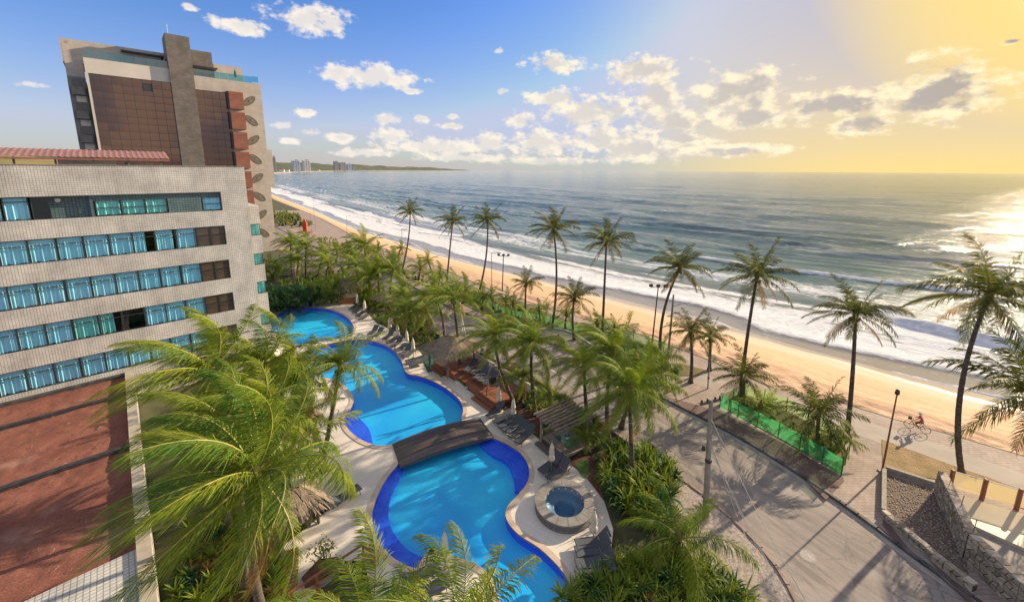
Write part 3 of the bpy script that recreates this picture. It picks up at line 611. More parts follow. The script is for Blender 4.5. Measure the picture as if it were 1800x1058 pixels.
# kerbs laid stone by stone
W['kerbdark'] = M('dark_kerbstone', (0.055, 0.05, 0.05), (0.15, 0.14, 0.135), 1.2, 0.8, 0.5, 14, coord='Position', vary=0.4)
W['kerbred'] = M('ruddy_kerbstone', (0.24, 0.15, 0.12), (0.34, 0.25, 0.21), 1.2, 0.85, 0.5, 14, coord='Position')
W['kerbwhite'] = M('white_kerbstone', (0.55, 0.52, 0.48), (0.40, 0.37, 0.34), 1.2, 0.85, 0.3, 14, coord='Position')
def resample(poly, step):
    out = [poly[0]]; acc = 0
    for a, b in zip(poly, poly[1:]):
        L = (b - a).length; q = step - acc
        while q <= L: out.append(a + (b - a) * (q / L)); q += step
        acc = (acc + L) % step
    return out
def kerb(name, poly, m_, step=1.0, w_=0.2, z0=-0.05, z1=0.12):
    root = link(name, None); kind(root, 'structure'); q = resample(poly, step)
    for a, b in zip(q, q[1:]):
        t = (b - a).normalized() * 0.018; a, b = a + t, b - t; hz = random.uniform(-0.012, 0.012); sx = Vector((-t.y, t.x)).normalized() * (w_ / 2); e = t * 0.8
        z = z1 + hz; bt = sx * 0.78
        vs = [(*(a - sx), z0), (*(b - sx), z0), (*(b + sx), z0), (*(a + sx), z0), (*(a - sx), z - 0.04), (*(b - sx), z - 0.04), (*(b + sx), z - 0.04), (*(a + sx), z - 0.04), (*(a - bt + e), z), (*(b - bt - e), z), (*(b + bt - e), z), (*(a + bt + e), z)]
        MB().add(vs, [(0,1,5,4),(1,2,6,5),(2,3,7,6),(3,0,4,7),(4,5,9,8),(5,6,10,9),(6,7,11,10),(7,4,8,11),(8,9,10,11)]).build('kerbstone', m_, root)
kerb('far_kerb', [p for p in side(FK, 0.04) if 6 < p.y < 112], W['kerbdark'], 1.0, 0.26)
kerb('near_kerb', [p for p in side(NK, -0.06) if 6 < p.y < 62], W['kerbred'], 1.0, 0.2)
kerb('turnout_kerb', crom([at(x, y, 0.1) for x, y in [(930,584),(970,577),(1003,584),(1032,601),(1062,622),(1090,642)]], 5, False), W['kerbwhite'], 0.9, 0.22, 0.05, 0.2)
W['paint'] = M('worn_road_paint', (0.62, 0.60, 0.56), (0.40, 0.38, 0.35), 5, 0.8, coord='Position')
cl = [(a + b) / 2 for a, b in zip(FK, NK)]; qs = resample([p for p in cl if 27 < p.y < 140], 1.0)
mb_root = link('road_marking', None); kind(mb_root, 'structure')
for i in range(0, len(qs) - 3, 7):
    seg = [qs[i], qs[i + 1], qs[i + 2]]; mb = MB(); strip(mb, side(seg, 0.06), side(seg, -0.06), -0.044); mb.build('lane_dash', W['paint'], mb_root)
for px in ((594,462,625,472), (602,456,634,467), (610,449,640,460), (940,632,1000,668), (1010,672,1090,722)):
    a, b = at(px[0], px[1]), at(px[2], px[3]); mb = MB(); s_ = [Vector((a.x, a.y)), Vector((b.x, b.y))]; strip(mb, side(s_, 0.055), side(s_, -0.055), -0.042); mb.build('bay_line', W['paint'], mb_root)
# manhole covers
for px, lb in (((1419, 976), 'round iron manhole cover in the worn road beside the pole shadow'), ):
    c = at(*px, -0.05); t = thing('manhole_cover', lb, 'manhole cover', c)
    MB().lathe([(0.42, 0.0), (0.42, 0.006), (0.34, 0.006)], n=24).build('collar', W['concrete'], t); MB().lathe([(0.335, 0.0), (0.335, 0.010), (0.30, 0.012), (0.27, 0.008), (0.05, 0.012)], n=24).build('cover', M('worn_iron', (0.20, 0.19, 0.18), (0.30, 0.28, 0.26), 12, 0.6, 0.6, 30), t)

# far coast and hills
def hill_material():
    m_, nt, P, N, K = nmat('wooded_hills'); h = NT(nt); p = h.pos(); z = h.n('ShaderNodeSeparateXYZ'); K.new(p, z.inputs[0])
    c = h.mix(h.ramp(h.noise(p, 0.02, 6, 0.7), 0.35, 0.65), (0.035, 0.06, 0.03), (0.075, 0.09, 0.04)); c = h.mix(h.ramp(h.noise(p, 0.006, 4), 0.58, 0.66), c, (0.20, 0.15, 0.08))
    c = h.mix(h.ramp(z.outputs[2], 0.5, 3.5), (0.50, 0.36, 0.24), c); K.new(c, P.inputs['Base Color']); P.inputs['Roughness'].default_value = 1.0; return m_
ys = np.geomspace(600, 20000, 110); ds = np.concatenate([np.linspace(-6, 60, 6), np.geomspace(90, 3500, 22)])
Yg, Dg = np.meshgrid(ys, ds, indexing='ij'); sx = shore_x(Yg) * 1.0; X = sx - Dg
hh = np.clip((Dg - 60) / 420, 0, 1) * (np.interp(Yg, [600, 1800, 3000, 4200, 6000, 9000, 15000, 20000], [25, 50, 80, 85, 95, 105, 95, 30]) * (0.55 + 0.75 * vnoise(X / 420, Yg / 520, 4)) + 16 * vnoise(X / 90, Yg / 120, 7))
kind(grid_obj('headland', X, Yg, -3.6 + np.clip((Dg + 6) / 30, 0, 1) * 4.5 + hh, hill_material()), 'structure')
gx, gy = np.meshgrid(np.linspace(-1100, -430, 60), np.linspace(250, 900, 50), indexing='ij')
hz = 44 * np.exp(-(((gx + 640) / 240) ** 2 + ((gy - 470) / 170) ** 2)) * (0.85 + 0.3 * vnoise(gx / 60, gy / 60, 2)) - 7
kind(grid_obj('grassy_hill', gx, gy, hz, M('hill_grass', (0.24, 0.19, 0.07), (0.13, 0.13, 0.045), 0.02, 1.0, coord='Position')), 'structure')
# ------------------------------------------------------------------ the tiled hotel block on the left
AZF = math.atan2(750, 727); RZ = math.pi / 2 - AZF            # local +x runs along the facade to the right, +y goes back
W['mosaic'] = Mtile('pale_mosaic_tiles', 0.16, (0.72, 0.70, 0.655), (0.63, 0.61, 0.575), (0.33, 0.325, 0.315), 0.017, True, 0.4, 0.35, blotch=0.28)
W['mosaic_teal'] = Mtile('teal_mosaic_tiles', 0.20, (0.13, 0.22, 0.23), (0.10, 0.17, 0.18), (0.05, 0.08, 0.09), 0.022, True, 0.4, 0.35)
W['frame'] = M('dark_aluminium', (0.035, 0.04, 0.045), (0.06, 0.065, 0.07), 6, 0.4, metal=0.3)
W['winglass'] = Mglass('window_glass', (0.84, 0.98, 1.0), 0.02)
W['curtain'] = M('blue_sheer_curtain', (0.50, 0.80, 0.97), (0.70, 0.89, 0.98), 3, 0.85, stretch=(3, 1, 0.4))
W['curtain_green'] = M('green_curtain', (0.28, 0.68, 0.60), (0.45, 0.80, 0.72), 3, 0.85, stretch=(3, 1, 0.4))
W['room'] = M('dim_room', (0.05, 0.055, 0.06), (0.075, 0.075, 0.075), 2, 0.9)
W['brownglass'] = M('brown_glass', (0.06, 0.045, 0.035), (0.09, 0.07, 0.055), 1.5, 0.12, spec=0.7)
HB = at(461, 640)
hotel = thing('hotel_block', 'grey mosaic tiled hotel block with rows of blue curtained windows, at the left edge', 'building', HB, RZ)
X0, X1, HTOP = -32.0, 0.33, 20.2
ROWS = [(14.72, 12.90), (11.43, 9.60), (8.17, 6.35), (4.92, 3.10)]; R0 = (17.88, 16.15)
COLS = [-18.28, -16.86, -15.43, -14.02, -12.58, -11.12, -9.70, -8.27, -6.85, -5.45, -3.97, -2.89, -1.78]
mb = MB()
zs = [0.0] + [z for r in reversed(ROWS) for z in (r[1], r[0])] + [R0[1], R0[0], HTOP]
for i in range(0, len(zs) - 1, 2): mb.box(((X0 + X1) / 2, 0.15, (zs[i] + zs[i + 1]) / 2), (X1 - X0, 0.30, zs[i + 1] - zs[i]))
for (zt, zb) in ROWS + [R0]:
    mb.box(((-1.78 + X1) / 2, 0.15, (zt + zb) / 2), (X1 + 1.78, 0.296, zt - zb)); mb.box(((X0 + COLS[0]) / 2, 0.15, (zt + zb) / 2), (COLS[0] - X0, 0.296, zt - zb))
mb.box((X1 - 0.15, 6.3, HTOP / 2), (0.298, 12, HTOP - 0.01)); mb.box((X0 + 0.15, 6.3, HTOP / 2), (0.298, 12, HTOP - 0.01)); mb.box(((X0 + X1) / 2, 12.4, HTOP / 2), (X1 - X0, 0.3, HTOP - 0.01))
mb.build('wall', W['mosaic'], hotel)
mb = MB()
mb.box(((X0 + X1) / 2, 6.2, HTOP - 0.9), (X1 - X0 - 0.7, 11.8, 0.2)); mb.build('roof', W['concrete'], hotel)
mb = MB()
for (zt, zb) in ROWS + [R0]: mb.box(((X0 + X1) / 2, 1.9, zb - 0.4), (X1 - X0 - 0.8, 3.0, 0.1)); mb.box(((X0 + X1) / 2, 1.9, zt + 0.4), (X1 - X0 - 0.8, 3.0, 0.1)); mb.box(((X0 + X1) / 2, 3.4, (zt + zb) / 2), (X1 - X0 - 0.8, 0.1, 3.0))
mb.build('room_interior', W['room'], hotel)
mb = MB()
mb.box(((X0 + X1) / 2, 0.20, HTOP + 0.02), (X1 - X0 + 0.1, 0.5, 0.05)); mb.build('coping', W['concrete'], hotel)
def curtain_mesh(w_, h_, gap, seed, m_):
    r = random.Random(seed); n = 40; mb = MB(); vs = []; ph = r.random() * 6
    for i in range(n + 1):
        x = -w_ / 2 + (w_ - gap) * i / n; y = 0.045 * math.sin(i * 1.05 + ph) + 0.03 * math.sin(i * 0.43 + 2 * ph)
        sag = 0.05 * math.sin(i * 0.3 + ph)
        vs += [(x, y * 1.5, -h_ / 2 + 0.05 + max(0, sag)), (x, y, 0.0), (x, y * 0.7, h_ / 2)]
    for i in range(n):
        for j in range(2): mb.f.append((i * 3 + j, i * 3 + 3 + j, i * 3 + 4 + j, i * 3 + 1 + j)); mb.mi.append(0)
    mb.v = vs; return mb.mesh('curtain', m_, True)
WH = 1.82; WWd = 1.42
def frame_mesh(w_, h_, tr=0.72):
    mb = MB(); t = 0.055; d = 0.09
    mb.box((-w_ / 2 + t / 2, 0, 0), (t, d, h_)).box((w_ / 2 - t / 2, 0, 0), (t, d, h_)).box((0, 0, h_ / 2 - t / 2), (w_ - 2 * t, d, t)).box((0, 0, -h_ / 2 + t / 2), (w_ - 2 * t, d, t))
    mb.box((0, 0, -h_ / 2 + h_ * tr), (w_ - 2 * t, d * 0.8, t)); return mb.mesh('window', W['frame'])
def pane_mesh(w_, h_, m_): return MB().box((0, 0, 0), (w_, 0.012, h_)).mesh('pane', m_)
FM, FMs = frame_mesh(WWd, WH), frame_mesh(1.09, WH, 0.55)
PL, PU = pane_mesh(WWd - 0.12, WH * 0.72 - 0.09, W['winglass']), pane_mesh(WWd - 0.12, WH * 0.28 - 0.09, W['winglass'])
PLs, PUs = pane_mesh(0.97, WH * 0.55 - 0.09, W['brownglass']), pane_mesh(0.97, WH * 0.45 - 0.09, W['brownglass'])
CUR = [curtain_mesh(WWd - 0.04, WH, g, i, W['curtain']) for i, g in enumerate((0.0, 0.03, 0.07, 0.2, 0.62))]
CURG = [curtain_mesh(WWd - 0.04, WH, g, 9 + i, W['curtain_green']) for i, g in enumerate((0.0, 0.5))]
special = {(0, 7): 'half', (0, 8): 'gap', (2, 4): 'green', (2, 5): 'greenhalf', (2, 6): 'dark'}
for ri, (zt, zb) in enumerate(ROWS):
    for ci in range(len(COLS) - 1):
        xc = (COLS[ci] + COLS[ci + 1]) / 2; zc = (zt + zb) / 2; small = ci >= 10
        w_ = link('window', FMs if small else FM, hotel, (xc, 0.12, zc))
        if small:
            link('pane', PLs, w_, (0, 0.0, -WH / 2 + WH * 0.275)); link('pane', PUs, w_, (0, 0.0, WH / 2 - WH * 0.225)); continue
        link('pane', PL, w_, (0, 0.0, -WH / 2 + WH * 0.36)); link('pane', PU, w_, (0, 0.0, WH / 2 - WH * 0.14))
        k = special.get((ri, ci), 'full')
        if k == 'dark': continue
        me = {'full': random.choice((CUR[0], CUR[0], CUR[1], CUR[2])), 'half': CUR[4], 'gap': CUR[3], 'green': CURG[0], 'greenhalf': CURG[1]}[k]
        c_ = link('curtain', me, w_, (0, 0.17, 0))
# top storey: a recessed gallery with its own windows
mb = MB(); mb.box(((-12.6 - 10.4) / 2, 0.62, 17.0), (2.2, 0.1, 1.9)); mb.box(((-10.4 - 1.78) / 2, 0.30, 17.66), (8.6, 0.08, 0.44)); mb.box((-4.45, 0.28, 16.78), (2.36, 0.06, 1.3)); mb.box((-10.3, 0.28, 16.9), (0.2, 0.10, 1.5)); mb.box((-5.95, 0.62, 16.2), (8.4, 0.6, 0.08))
mb.build('recess_wall', W['mosaic_teal'], hotel)
for xc, wd, zc, hh, cm in ((-9.4, 1.48, 16.82, 1.26, W['curtain_green']), (-7.9, 1.48, 16.82, 1.26, W['curtain_green']), (-6.42, 1.46, 16.82, 1.26, W['curtain_green']), (-2.5, 1.42, 16.80, 1.26, W['curtain']), (-14.2, 1.25, 17.0, 1.7, W['curtain']), (-13.0, 0.95, 17.0, 1.7, None), (-15.6, 1.4, 17.0, 1.7, W['curtain']), (-17.1, 1.4, 17.0, 1.7, W['curtain'])):
    w_ = link('window', frame_mesh(wd, hh, 0.5 if hh < 1.5 else 0.8), hotel, (xc, 0.30, zc)); link('pane', pane_mesh(wd - 0.12, hh - 0.12, W['winglass']), w_, (0, -0.01, 0))
    if cm: link('curtain', curtain_mesh(wd - 0.05, hh, 0.02, int(xc * 7), cm), w_, (0, 0.12, 0))
lm = MB(); lm.lathe([(0.02, 0), (0.16, 0.02), (0.19, 0.09), (0.12, 0.17), (0.02, 0.2)], n=12); lo = lm.build('wall_lamp', W['white'], hotel, True, (-12.1, 0.55, 17.55)); lo.rotation_euler = (R(90), 0, 0)
# narrow return bay beside the corner, a window on every floor
bay = MB(); BX = 1.30
for i, (a, b) in enumerate(((0, 4.0), (5.2, 7.35), (8.62, 10.4), (11.58, 13.4), (14.58, 16.4))): bay.box(((X1 + BX) / 2 + 0.01, 6.6, (a + b) / 2), (BX - X1, 12, b - a))
bay.box((BX - 0.08, 6.8, 8), (0.10, 11, 16.2)); bay.box((X1 + 0.06, 6.8, 8), (0.1, 11, 16.2)); bay.build('side_bay', W['mosaic'], hotel)
for (zb, zt) in ((4.0, 5.2), (7.35, 8.62), (10.4, 11.58), (13.4, 14.58)):
    w_ = link('window', frame_mesh(0.86, zt - zb, 0.98), hotel, ((X1 + BX) / 2, 0.75, (zt + zb) / 2)); link('pane', pane_mesh(0.74, zt - zb - 0.1, W['winglass']), w_, (0, 0, 0)); link('curtain', curtain_mesh(0.8, zt - zb, 0.0, int(zb * 3), W['curtain_green']), w_, (0, 0.13, 0))
# tiled lean-to canopy on the roof
can = thing('roof_canopy', 'low red tiled canopy on posts along the roof of the mosaic hotel', 'canopy', HB, RZ)
W['redtile'] = M('red_roof_tile', (0.25, 0.11, 0.095), (0.33, 0.17, 0.145), 3, 0.7, 0.3, 20)
mb = MB(); n = 150; L0, L1 = -23.0, -5.0
vs = []
for i in range(n + 1):
    x = L0 + (L1 - L0) * i / n; z = 0.07 * abs(math.sin(i * math.pi / 3)); tp = min(1.0, (L1 - x) / 3.0)
    for j in range(5): vs.append((x, 1.6 + j * 0.85, HTOP + 0.62 + j * 0.17 + z))
mb.add(vs, [(i * 5 + j, i * 5 + j + 1, i * 5 + j + 6, i * 5 + j + 5) for i in range(n) for j in range(4)]); mb.build('tile_roof', W['redtile'], can, True)
MB().box(((L0 + L1) / 2, 1.62, HTOP + 0.50), (L1 - L0, 0.10, 0.14)).build('eave_beam', M('rust_beam', (0.22, 0.09, 0.07), (0.30, 0.13, 0.1), 4, 0.7), can)
pm = MB().box((0, 0, 0), (0.12, 0.12, 1.5)).mesh('post', W['wood_dark'])
for i in range(9): link('post', pm, can, (L0 + 0.6 + i * 2.1, 1.75, HTOP - 0.15))
MB().box((-10.2, 3.6, HTOP + 0.1), (3.4, 0.1, 1.2)).build('rear_screen', W['white'], can); MB().box((-18, 3.6, HTOP + 0.1), (5, 0.1, 1.2)).build('rear_screen', M('ochre_wall', (0.45, 0.28, 0.14), (0.36, 0.22, 0.12), 2, 0.8), can)
# low annex roof with red gravel in front of the block
ann = thing('annex_building', 'low annex with red gravel roof, black upstands and pale coping, bottom left', 'building', HB, RZ)
def gravel_mat():
    m_, nt, P, N, K = nmat('red_gravel'); h = NT(nt); p = h.pos()
    c = h.mix(h.ramp(h.noise(p, 0.5, 5, 0.6), 0.3, 0.7), (0.19, 0.065, 0.043), (0.29, 0.11, 0.075)); v_ = h.n('ShaderNodeTexVoronoi'); v_.inputs['Scale'].default_value = 14; K.new(p, v_.inputs['Vector'])
    wn = h.n('ShaderNodeTexWhiteNoise'); K.new(v_.outputs['Position'], wn.inputs[0]); c = h.mix(h.m('MULTIPLY', wn.outputs[0], 0.55), c, (0.11, 0.035, 0.025)); c = h.mix(h.ramp(h.noise(p, 0.22, 4), 0.62, 0.8), c, (0.36, 0.22, 0.18))
    K.new(c, P.inputs['Base Color']); P.inputs['Roughness'].default_value = 0.95; K.new(h.bump(h.noise(p, 26, 4, 0.7), 0.8, 0.04), P.inputs['Normal']); return m_
ZR = 2.5
def hl(p): return hotel_inv @ Vector(p)
hotel_inv = (Matrix.Translation(HB) @ Matrix.Rotation(RZ, 4, 'Z')).inverted()
e0, e1, e2 = hl(at(231, 700, ZR)), hl(at(231, 950, ZR)), hl(at(262, 1050, ZR)); XR = (e0.x + e1.x) / 2
fr_ = hl(at(180, 998, ZR)).y
mb = MB(); mb.box(((XR - 34) / 2 - 0, (fr_ - 0.3) / 2, ZR / 2 - 0.1), (XR + 34, -fr_ - 0.05, ZR - 0.2)); mb.build('body', W['white'], ann)
gx, gy = np.meshgrid(np.linspace(-34, XR, 170), np.linspace(fr_, -0.35, 150), indexing='ij')
gz = ZR + 0.06 * (vnoise(gx / 1.4, gy / 1.4, 3) - 0.5) + 0.07 * (vnoise(gx / 0.35, gy / 0.35, 4) - 0.5)
gb = grid_obj('gravel_bed', gx, gy, gz, gravel_mat()); gb.parent = ann; kind(gb, 'stuff')
for (a, b) in (((0, 752), (122, 721)), ((0, 862), (230, 782))):
    y_ = (hl(at(*a, ZR + 0.1)).y + hl(at(*b, ZR + 0.1)).y) / 2; MB().box(((XR - 34) / 2, y_, ZR + 0.10), (XR + 34, 0.34, 0.24)).build('upstand', M('black_felt', (0.018, 0.02, 0.028), (0.045, 0.045, 0.05), 3, 0.6, 0.3, 20), ann)
MB().box(((XR - 34) / 2, -0.30, ZR + 0.12), (XR + 34, 0.34, 0.30)).build('wall_flashing', M('grey_felt', (0.03, 0.03, 0.035), (0.09, 0.085, 0.08), 2, 0.7, 0.3, 20), ann)
MB().box((XR + 0.22, (fr_ - 16) / 2 - 0.1, ZR + 0.16), (0.52, -fr_ + 16, 0.42)).build('side_coping', M('pale_coping', (0.46, 0.40, 0.31), (0.36, 0.32, 0.26), 2, 0.8, 0.2, 20), ann)
MB().box((XR + 0.24, (fr_ - 16) / 2, ZR / 2 - 0.06), (0.40, -fr_ + 15.9, ZR - 0.1)).build('side_wall', W['mosaic'], ann)
mb = MB()
for i in range(150):
    x_, y_ = XR - abs(random.gauss(0, 3.5)) - 0.1, random.uniform(fr_ + 0.2, -0.6); a_ = random.random() * 6.3; l_ = random.uniform(0.1, 0.4); mb.tube([(x_, y_, ZR + 0.06), (x_ + l_ * 0.5 * math.cos(a_), y_ + l_ * 0.5 * math.sin(a_), ZR + 0.09), (x_ + l_ * math.cos(a_ + 0.12), y_ + l_ * math.sin(a_ + 0.12), ZR + 0.06)], random.uniform(0.005, 0.010), 4)
kind(mb.build('dry_twigs', W['straw'], ann), 'stuff')
W['mosaic_white'] = Mtile('white_mosaic_tiles', 0.20, (0.62, 0.61, 0.57), (0.55, 0.54, 0.51), (0.28, 0.28, 0.27), 0.02, False, 0.4, 0.3)
MB().box(((XR - 34) / 2, fr_ - 8.0, ZR + 0.02), (XR + 33.9, 15.9, 0.35)).build('tiled_terrace', W['mosaic_white'], ann)

# ------------------------------------------------------------------ the tall tower behind
TB = at(487, 440)
tw = thing('hotel_tower', 'tall pale tower with brown mirror glass, dark stone pier and red side panels', 'building', TB, RZ)
W['pale'] = Mtile('pale_tower_cladding', 0.42, (0.52, 0.46, 0.40), (0.47, 0.415, 0.36), (0.38, 0.33, 0.29), 0.02, True, 0.7, 0.2, w=1.1, offs=0.5, blotch=0.15)
W['towerwhite'] = M('tower_white', (0.62, 0.58, 0.52), (0.55, 0.51, 0.46), 0.3, 0.8)
W['pier'] = Mtile('dark_stone_pier', 0.36, (0.165, 0.145, 0.13), (0.21, 0.185, 0.165), (0.10, 0.09, 0.085), 0.02, True, 0.8, 0.4, w=0.7, offs=0.5)
W['redpanel'] = Mtile('red_brown_panel', 0.32, (0.27, 0.10, 0.065), (0.32, 0.125, 0.085), (0.20, 0.075, 0.05), 0.015, True, 0.8, 0.3, w=1.2, offs=0.5)
W['mirror'] = M('bronze_mirror_glass', (0.17, 0.105, 0.085), (0.14, 0.088, 0.075), 0.4, 0.05, metal=0.9, spec=0.8)
W['railglass'] = Mglass('green_rail_glass', (0.45, 0.78, 0.80), 0.10)
W['oval'] = M('oval_grille', (0.13, 0.11, 0.085), (0.20, 0.17, 0.13), 1.5, 0.6, 0.5, 10)
D = 15.0
mb = MB()
# front wall round the two glazed fields
def wallrect(x0, x1, z0, z1, y0=0.0, y1=0.5): mb.box(((x0 + x1) / 2, (y0 + y1) / 2, (z0 + z1) / 2), (x1 - x0, y1 - y0, z1 - z0))
wallrect(-28.65, -28.3, 0, 40.1); wallrect(-28.3, -16.42, 37.42, 40.1); mb.box((-28.4, 7.7, 20), (0.5, 14.4, 40.0))
mb.build('white_frame', W['towerwhite'], tw)
mb = MB(); wallrect(-12.5, -6.75, 36.65, 39.4); wallrect(-6.75, 0, 0, 39.4); wallrect(0.0, 1.0, 15.8, 24.55, 0.02, 11); mb.box((-0.26, 7.8, 19.7), (0.5, 14.5, 39.35)); mb.box((-14, 15.2, 19.6), (29, 0.5, 39.2))
wallrect(-12.5, -6.75, 0, 11, 0, 0.3); wallrect(-28.3, -16.4, 0, 11, 0, 0.3)
mb.box((-8.0, 7.5, 39.15), (15.6, 14.2, 0.3)); mb.box((-22.5, 7.5, 39.9), (12, 14.2, 0.3))
# rear penthouse walls
mb.box((-22.5, 10, 41.9), (18, 9, 4.4)); mb.box((-5.0, 9.0, 41.2), (5.6, 7, 4.6)); mb.build('wall', W['pale'], tw)
mb = MB(); mb.box((-14.45, 2.0, 23.4), (3.95, 5.4, 46.8)); pr = mb.build('pier', W['pier'], tw)
MB().tube([(-15.6, 2, 46.8), (-15.6, 2, 49.2)], 0.05, 6).build('antenna', W['metal'], pr)
MB().box((-10.3, 6.2, 43.2), (4.2, 5, 4.4)).build('lift_house', W['pier'], tw)
mb = MB(); mb.box((-22.3, 0.42, 24), (12.0, 0.1, 26.9)).box((-9.6, 0.42, 24), (5.8, 0.1, 25.3)); mb.build('glazing_back', W['darkmetal'], tw)
zs_t = [37.40]; k = 0
while zs_t[-1] > 12.5: zs_t.append(zs_t[-1] - (1.55, 1.55, 1.27)[k % 3]); k += 1
def panes(x0, x1, n, dz, skip=()):
    cw = (x1 - x0) / n; cache = {}
    for i in range(n):
        for j in range(len(zs_t) - 1):
            zt, zb = zs_t[j] + dz, zs_t[j + 1] + dz; hgt = round(zt - zb, 3)
            if hgt not in cache: cache[hgt] = MB().box((0, 0, 0), (cw - 0.07, 0.05, hgt - 0.07)).mesh('pane', W['mirror'])
            p_ = link('pane', cache[hgt], tw, (x0 + cw * (i + 0.5), 0.18, (zt + zb) / 2)); p_.rotation_euler = (R(random.gauss(0, 0.22)), 0, R(random.gauss(0, 0.22)))
panes(-28.28, -16.44, 8, 0.0); panes(-12.44, -6.78, 4, -0.78)
mb = MB()
for x0, x1, n, dz in ((-28.28, -16.44, 8, 0.0), (-12.44, -6.78, 4, -0.78)):
    for i in range(n + 1): mb.box((x0 + (x1 - x0) * i / n, 0.20, 24.5 + dz), (0.07, 0.10, 25.6))
    for z in zs_t: mb.box(((x0 + x1) / 2, 0.20, z + dz), (x1 - x0 + 0.05, 0.09, 0.07))
mb.build('mullions', W['darkmetal'], tw)
MB().box((-20.1, 0.10, 36.0), (1.45, 0.08, 1.5)).build('open_sash', W['darkmetal'], tw)
rp = MB().box((0, 0, 0), (2.75, 1.0, 3.70)).mesh('red_panel', W['redpanel']); sl = MB().box((0, 0, 0), (0.34, 0.92, 3.7)).mesh('panel_reveal', W['darkmetal'])
ov = MB(); ov.lathe([(1.0, 0), (1.0, 0.04), (0.90, 0.06), (0.88, 0.03), (0.25, 0.03), (0.2, 0.06), (0.02, 0.06)], n=28); ovm = ov.mesh('oval_grille', W['oval'], False)
for i in range(8):
    zc = 35.1 - 4.38 * i
    if i < 7:
        p_ = link('red_panel', rp, tw, (-5.28, -0.28, zc)); link('panel_reveal', sl, p_, (-1.55, 0.1, 0))
    q = link('oval_grille', ovm, tw, (-2.55, -0.02, zc + 0.3)); a = R(-42 if i % 2 == 0 else 42)
    q.rotation_euler = (Matrix.Rotation(a, 4, 'Y') @ Matrix.Rotation(R(90), 4, 'X')).to_euler(); q.scale = (1.55, 0.72, 1)
for x0, x1, z in ((-28.5, -16.5, 40.12), (-12.4, -1.6, 39.42)):
    n = 7
    for i in range(n):
        a = x0 + (x1 - x0) * i / n; b = x0 + (x1 - x0) * (i + 1) / n; MB().box(((a + b) / 2, 0.25, z + 0.72), (b - a - 0.05, 0.03, 1.42)).build('rail_pane', W['railglass'], tw)
MB().box((-0.9, 0.6, 40.4), (1.3, 0.05, 1.3)).build('rail_pane', W['railglass'], tw)
mb = MB(); mb.box((-20, 3.0, 42.6), (6.5, 3.6, 0.22)); mb.box((-10.3, 1.6, 41.5), (4.6, 3.2, 0.2)); mb.build('terrace_awning', W['darkmetal'], tw)
mb = MB(); mb.tube([(-4.6, 1.0, 39.4), (-4.6, 1.0, 42.2)], 0.04, 6); mb.lathe([(0.05, 0), (0.28, 0.3), (0.22, 1.2), (0.04, 1.7)], (-4.6, 1.0, 40.3), 10); mb.build('terrace_parasol', M('dark_green_canvas', (0.01, 0.10, 0.09), (0.02, 0.13, 0.11), 3, 0.8), tw)
# set-back left flank with balconies
mb = MB(); mb.box((-30.0, 8.0, 18.0), (2.5, 11, 36.0)); mb.box((-24.3, 2.75, 41.0), (14.2, 0.4, 3.3)); mb.box((-30.0, 2.75, 39.1), (2.4, 0.42, 7.0)); mb.box((-31.12, 6.5, 39.1), (0.2, 7.0, 7.0)); mb.build('roof_screen', W['pale'], tw)
mb2 = MB(); mb2.box((-30.05, 2.2, 18.4), (2.3, 0.5, 36.8)); mb2.build('balcony_stack_wall', M('blue_grey_wall', (0.16, 0.16, 0.17), (0.22, 0.21, 0.21), 1, 0.8), tw)
for i in range(6):
    z = 35.2 - 4.37 * i; b_ = MB().box((-30.0, 1.5, z - 1.0), (1.7, 1.2, 1.45)).build('balcony', M('balcony_grey', (0.14, 0.135, 0.13), (0.19, 0.18, 0.17), 2, 0.8) if i == 0 else bpy.data.materials['balcony_grey'], tw)
    MB().box((-29.9, 1.92, z + 0.55), (1.5, 0.1, 1.35)).build('balcony_window', W['brownglass'], b_); MB().box((-29.8, 1.90, z - 2.4), (1.3, 0.12, 1.1)).build('white_panel', W['towerwhite'], b_)

# far towers on the headland
FT = [((521, 301), 3150, 34, 84, 0, 'pale blue slab tower, leftmost of the towers on the far headland'), ((539, 301), 3720, 40, 98, 1, 'white slab tower right beside the pale blue one on the far headland'), ((591, 299), 5800, 38, 130, 2, 'slim stepped grey tower with raised cap on the far headland'),
      ((602, 299), 6350, 62, 122, 2, 'broad grey brown tower block with a raised corner on the far headland'), ((614, 299), 7050, 46, 112, 0, 'small blue tower right of the grey blocks on the far headland'), ((622, 298), 7500, 50, 66, 2, 'lowest pale block, rightmost building on the far headland'), ((483, 300), 2500, 12, 92, 2, 'thin dark tower just showing beside the pale hotel tower')]
cw_ = [M('far_pale_blue', (0.50, 0.58, 0.68), (0.42, 0.5, 0.6), 0.05, 0.6), M('far_white', (0.72, 0.71, 0.69), (0.64, 0.63, 0.62), 0.05, 0.7), M('far_grey', (0.40, 0.37, 0.35), (0.34, 0.32, 0.31), 0.05, 0.8)]
W['farwin'] = M('far_windows', (0.22, 0.27, 0.34), (0.28, 0.33, 0.4), 0.02, 0.3)
for (px, Yd, wd, ht, mi_, lb) in FT:
    p0 = up(px[0], px[1], Yd); t = thing('far_tower', lb, 'building', (p0.x, Yd, -1.0), R(38), 'towers on the far headland')
    MB().box((0, 0, ht / 2), (wd * 1.5, wd * 1.2, ht)).build('wall', cw_[mi_], t); MB().box((wd * 0.2, 0, ht + 4), (wd * 0.6, wd * 0.6, 9)).build('roof_house', cw_[2], t)
    for i in range(3): MB().box((-wd * 0.5 + i * wd * 0.5, -wd * 0.6, ht * 0.5), (wd * 0.16, 2.0, ht * 0.94)).build('window_strip', W['farwin'], t)
